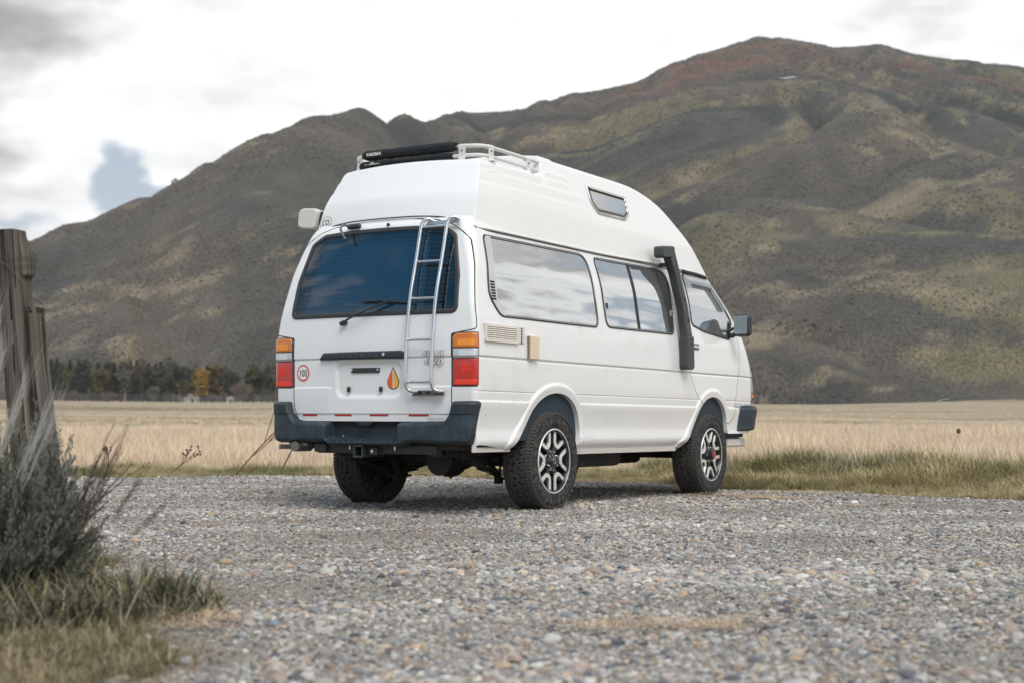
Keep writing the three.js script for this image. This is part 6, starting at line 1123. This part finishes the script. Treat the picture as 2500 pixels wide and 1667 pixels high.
  [[-90, 330, 'round', 'dark', 6], [20, 360, 'conifer', 'dark', 8], [110, 390, 'conifer', 'dark', 4, 1.2], [225, 365, 'conifer', 'dark', 0, 1.05], [312, 300, 'round', 'olive', 3], [400, 290, 'conifer', 'brown', 12], [490, 345, 'round', 'dark', 2, 1.1], [560, 320, 'round', 'olive', 10], [650, 300, 'round', 'rust', 4], [700, 280, 'round', 'olive', 9], [775, 330, 'conifer', 'dark', 2, 1.2], [880, 360, 'poplar', 'grey', 1, 1.2], [930, 350, 'conifer', 'dark', 8, 1.2], [1045, 360, 'round', 'brown', 3, 1.1], [1105, 335, 'conifer', 'dark', 9, 1.2], [1175, 330, 'conifer', 'dark', 4], [1262, 360, 'round', 'brown', 2], [1370, 340, 'round', 'dark', 5], [1450, 200, 'poplar', 'rust', 0, 1.4], [1540, 320, 'round', 'dark', 3], [1618, 300, 'poplar', 'yellow', 1, 1.5], [1720, 335, 'poplar', 'rust', 4, 1.9], [1790, 250, 'round', 'brown', 9], [1890, 290, 'round', 'dark', 5, 0.9], [1960, 240, 'round', 'brown', 12], [2115, 340, 'poplar', 'olive', 6, 1.5], [2200, 290, 'round', 'dark', 4], [2300, 330, 'round', 'brown', 8], [2400, 320, 'round', 'dark', 6], [2520, 300, 'conifer', 'dark', 9],
    [60, 380, 'conifer', 'dark', 15, 1.2], [170, 350, 'conifer', 'dark', 16, 1.1], [260, 340, 'round', 'dark', 15], [350, 345, 'conifer', 'dark', 17, 1.2], [440, 350, 'conifer', 'dark', 16, 1.2], [620, 330, 'conifer', 'dark', 15, 1.2], [720, 340, 'round', 'dark', 16], [840, 350, 'conifer', 'dark', 15, 1.2], [990, 360, 'conifer', 'dark', 15, 1.2], [1220, 350, 'conifer', 'dark', 15, 1.2], [1320, 350, 'round', 'dark', 16], [1460, 330, 'round', 'dark', 15], [1660, 320, 'conifer', 'dark', 16, 1.2], [1830, 320, 'round', 'dark', 15], [2060, 320, 'conifer', 'dark', 14, 1.2], [2260, 330, 'round', 'dark', 15],
    [265, 100, 'shrub', 'rust', -6, 1.6], [400, 95, 'shrub', 'pink', -6, 1.9], [560, 90, 'shrub', 'brown', -5, 1.9], [720, 90, 'shrub', 'pink', -6, 2.0], [1160, 150, 'shrub', 'grey', -4, 1.0], [1720, 75, 'shrub', 'grey', -8, 2.0], [1850, 90, 'shrub', 'pink', -7, 1.6], [2015, 185, 'shrub', 'pink', -10, 1.25], [2240, 130, 'shrub', 'olive', -4, 1.3]].forEach((a) => plant(...a));
  // post-and-rail fence
  const grey = std(rgb(0.085, 0.08, 0.078), 0.9), F = group('rail_fence', scene, 0, 0, 0);
  tag(F, 'long dark grey rail fence across the field below the trees', 'fence');
  const fz = (x) => -268 + 0.02 * (x + 80), x0 = -114, x1 = -34, stepX = 2.6, postG = rbox(0.16, 1.5, 0.16, 0.02), railG = rbox(2.6, 0.14, 0.06, 0.02);
  for (let x = x0; x < x1; x += stepX) { const y = fieldY(x, fz(x)); const p = mesh('fence_upright', postG, grey, F); p.position.set(x, y + 0.72, fz(x)); if (x + stepX < x1) for (const h of [0.35, 0.70, 1.05, 1.38]) { const q = mesh('fence_rail', railG, grey, F); const y2 = fieldY(x + stepX, fz(x + stepX)); q.position.set(x + stepX / 2, (y + y2) / 2 + h, fz(x) + 0.10); q.rotation.z = Math.atan2(y2 - y, stepX); } }
  // two pale sheds between the trees
  const pale = std(rgb(0.46, 0.48, 0.47), 0.8), roofM = std(rgb(0.60, 0.62, 0.61), 0.6);
  [[-62.2, 2.4, 1.0, 'low pale shed with a light roof behind the rail fence'], [-54.6, 1.2, 0.9, 'small white hut behind the rail fence']].forEach(([x, w, h, label]) => { const z = -280, g = group('shed', scene, x, fieldY(x, z), z); tag(g, label, 'shed'); mesh('wall', at(rbox(w, h, 2, 0.02), 0, h / 2, 0), pale, g); const s = new THREE.Shape([[-w / 2 - 0.15, 0], [w / 2 + 0.15, 0], [0, 0.35]].map((p) => new THREE.Vector2(...p))); mesh('roof', at(new THREE.ExtrudeGeometry(s, { depth: 2.3, bevelEnabled: false }), 0, h, -1.15), roofM, g); mesh('door', at(rbox(0.4, 0.7, 0.03, 0.01), w * 0.2, 0.38, 1.01), grey, g); });
  // a lone juniper on the left skyline
  const jx = -0.236 * 598, jz = -598, j = group('juniper', scene, jx, hillY(jx, jz) - 0.1, jz); tag(j, 'small dark bush alone on the left skyline of the hill', 'shrub'); j.scale.setScalar(4.2); mesh('crown', shapes.shrub[0], mats.dark, j);
}
// last snow on the mountain
{
  const cx = 153, cz = -806, g = patch(span(-5, 5, 12), span(-16, 16, 18), (u, v) => { const x = cx + u + 0.3 * v, z = cz + v; return V(x, hillY(x, z) + 0.9, z); }, (u, v) => Math.hypot(u / (2.6 + 0.8 * noise3(v * 0.2, 1, 2)), v / 12) - 1 + 0.3 * noise3(u * 0.5, v * 0.3, 9));
  tag(mesh('snow_patch', g, std(rgb(0.85, 0.87, 0.9), 0.6), scene), 'small white snow patch high on the mountain below the peak', 'snow');
}
scene.traverse((o) => { if (o.isMesh) { o.castShadow = true; o.receiveShadow = true; } });
renderer.render(scene, camera);
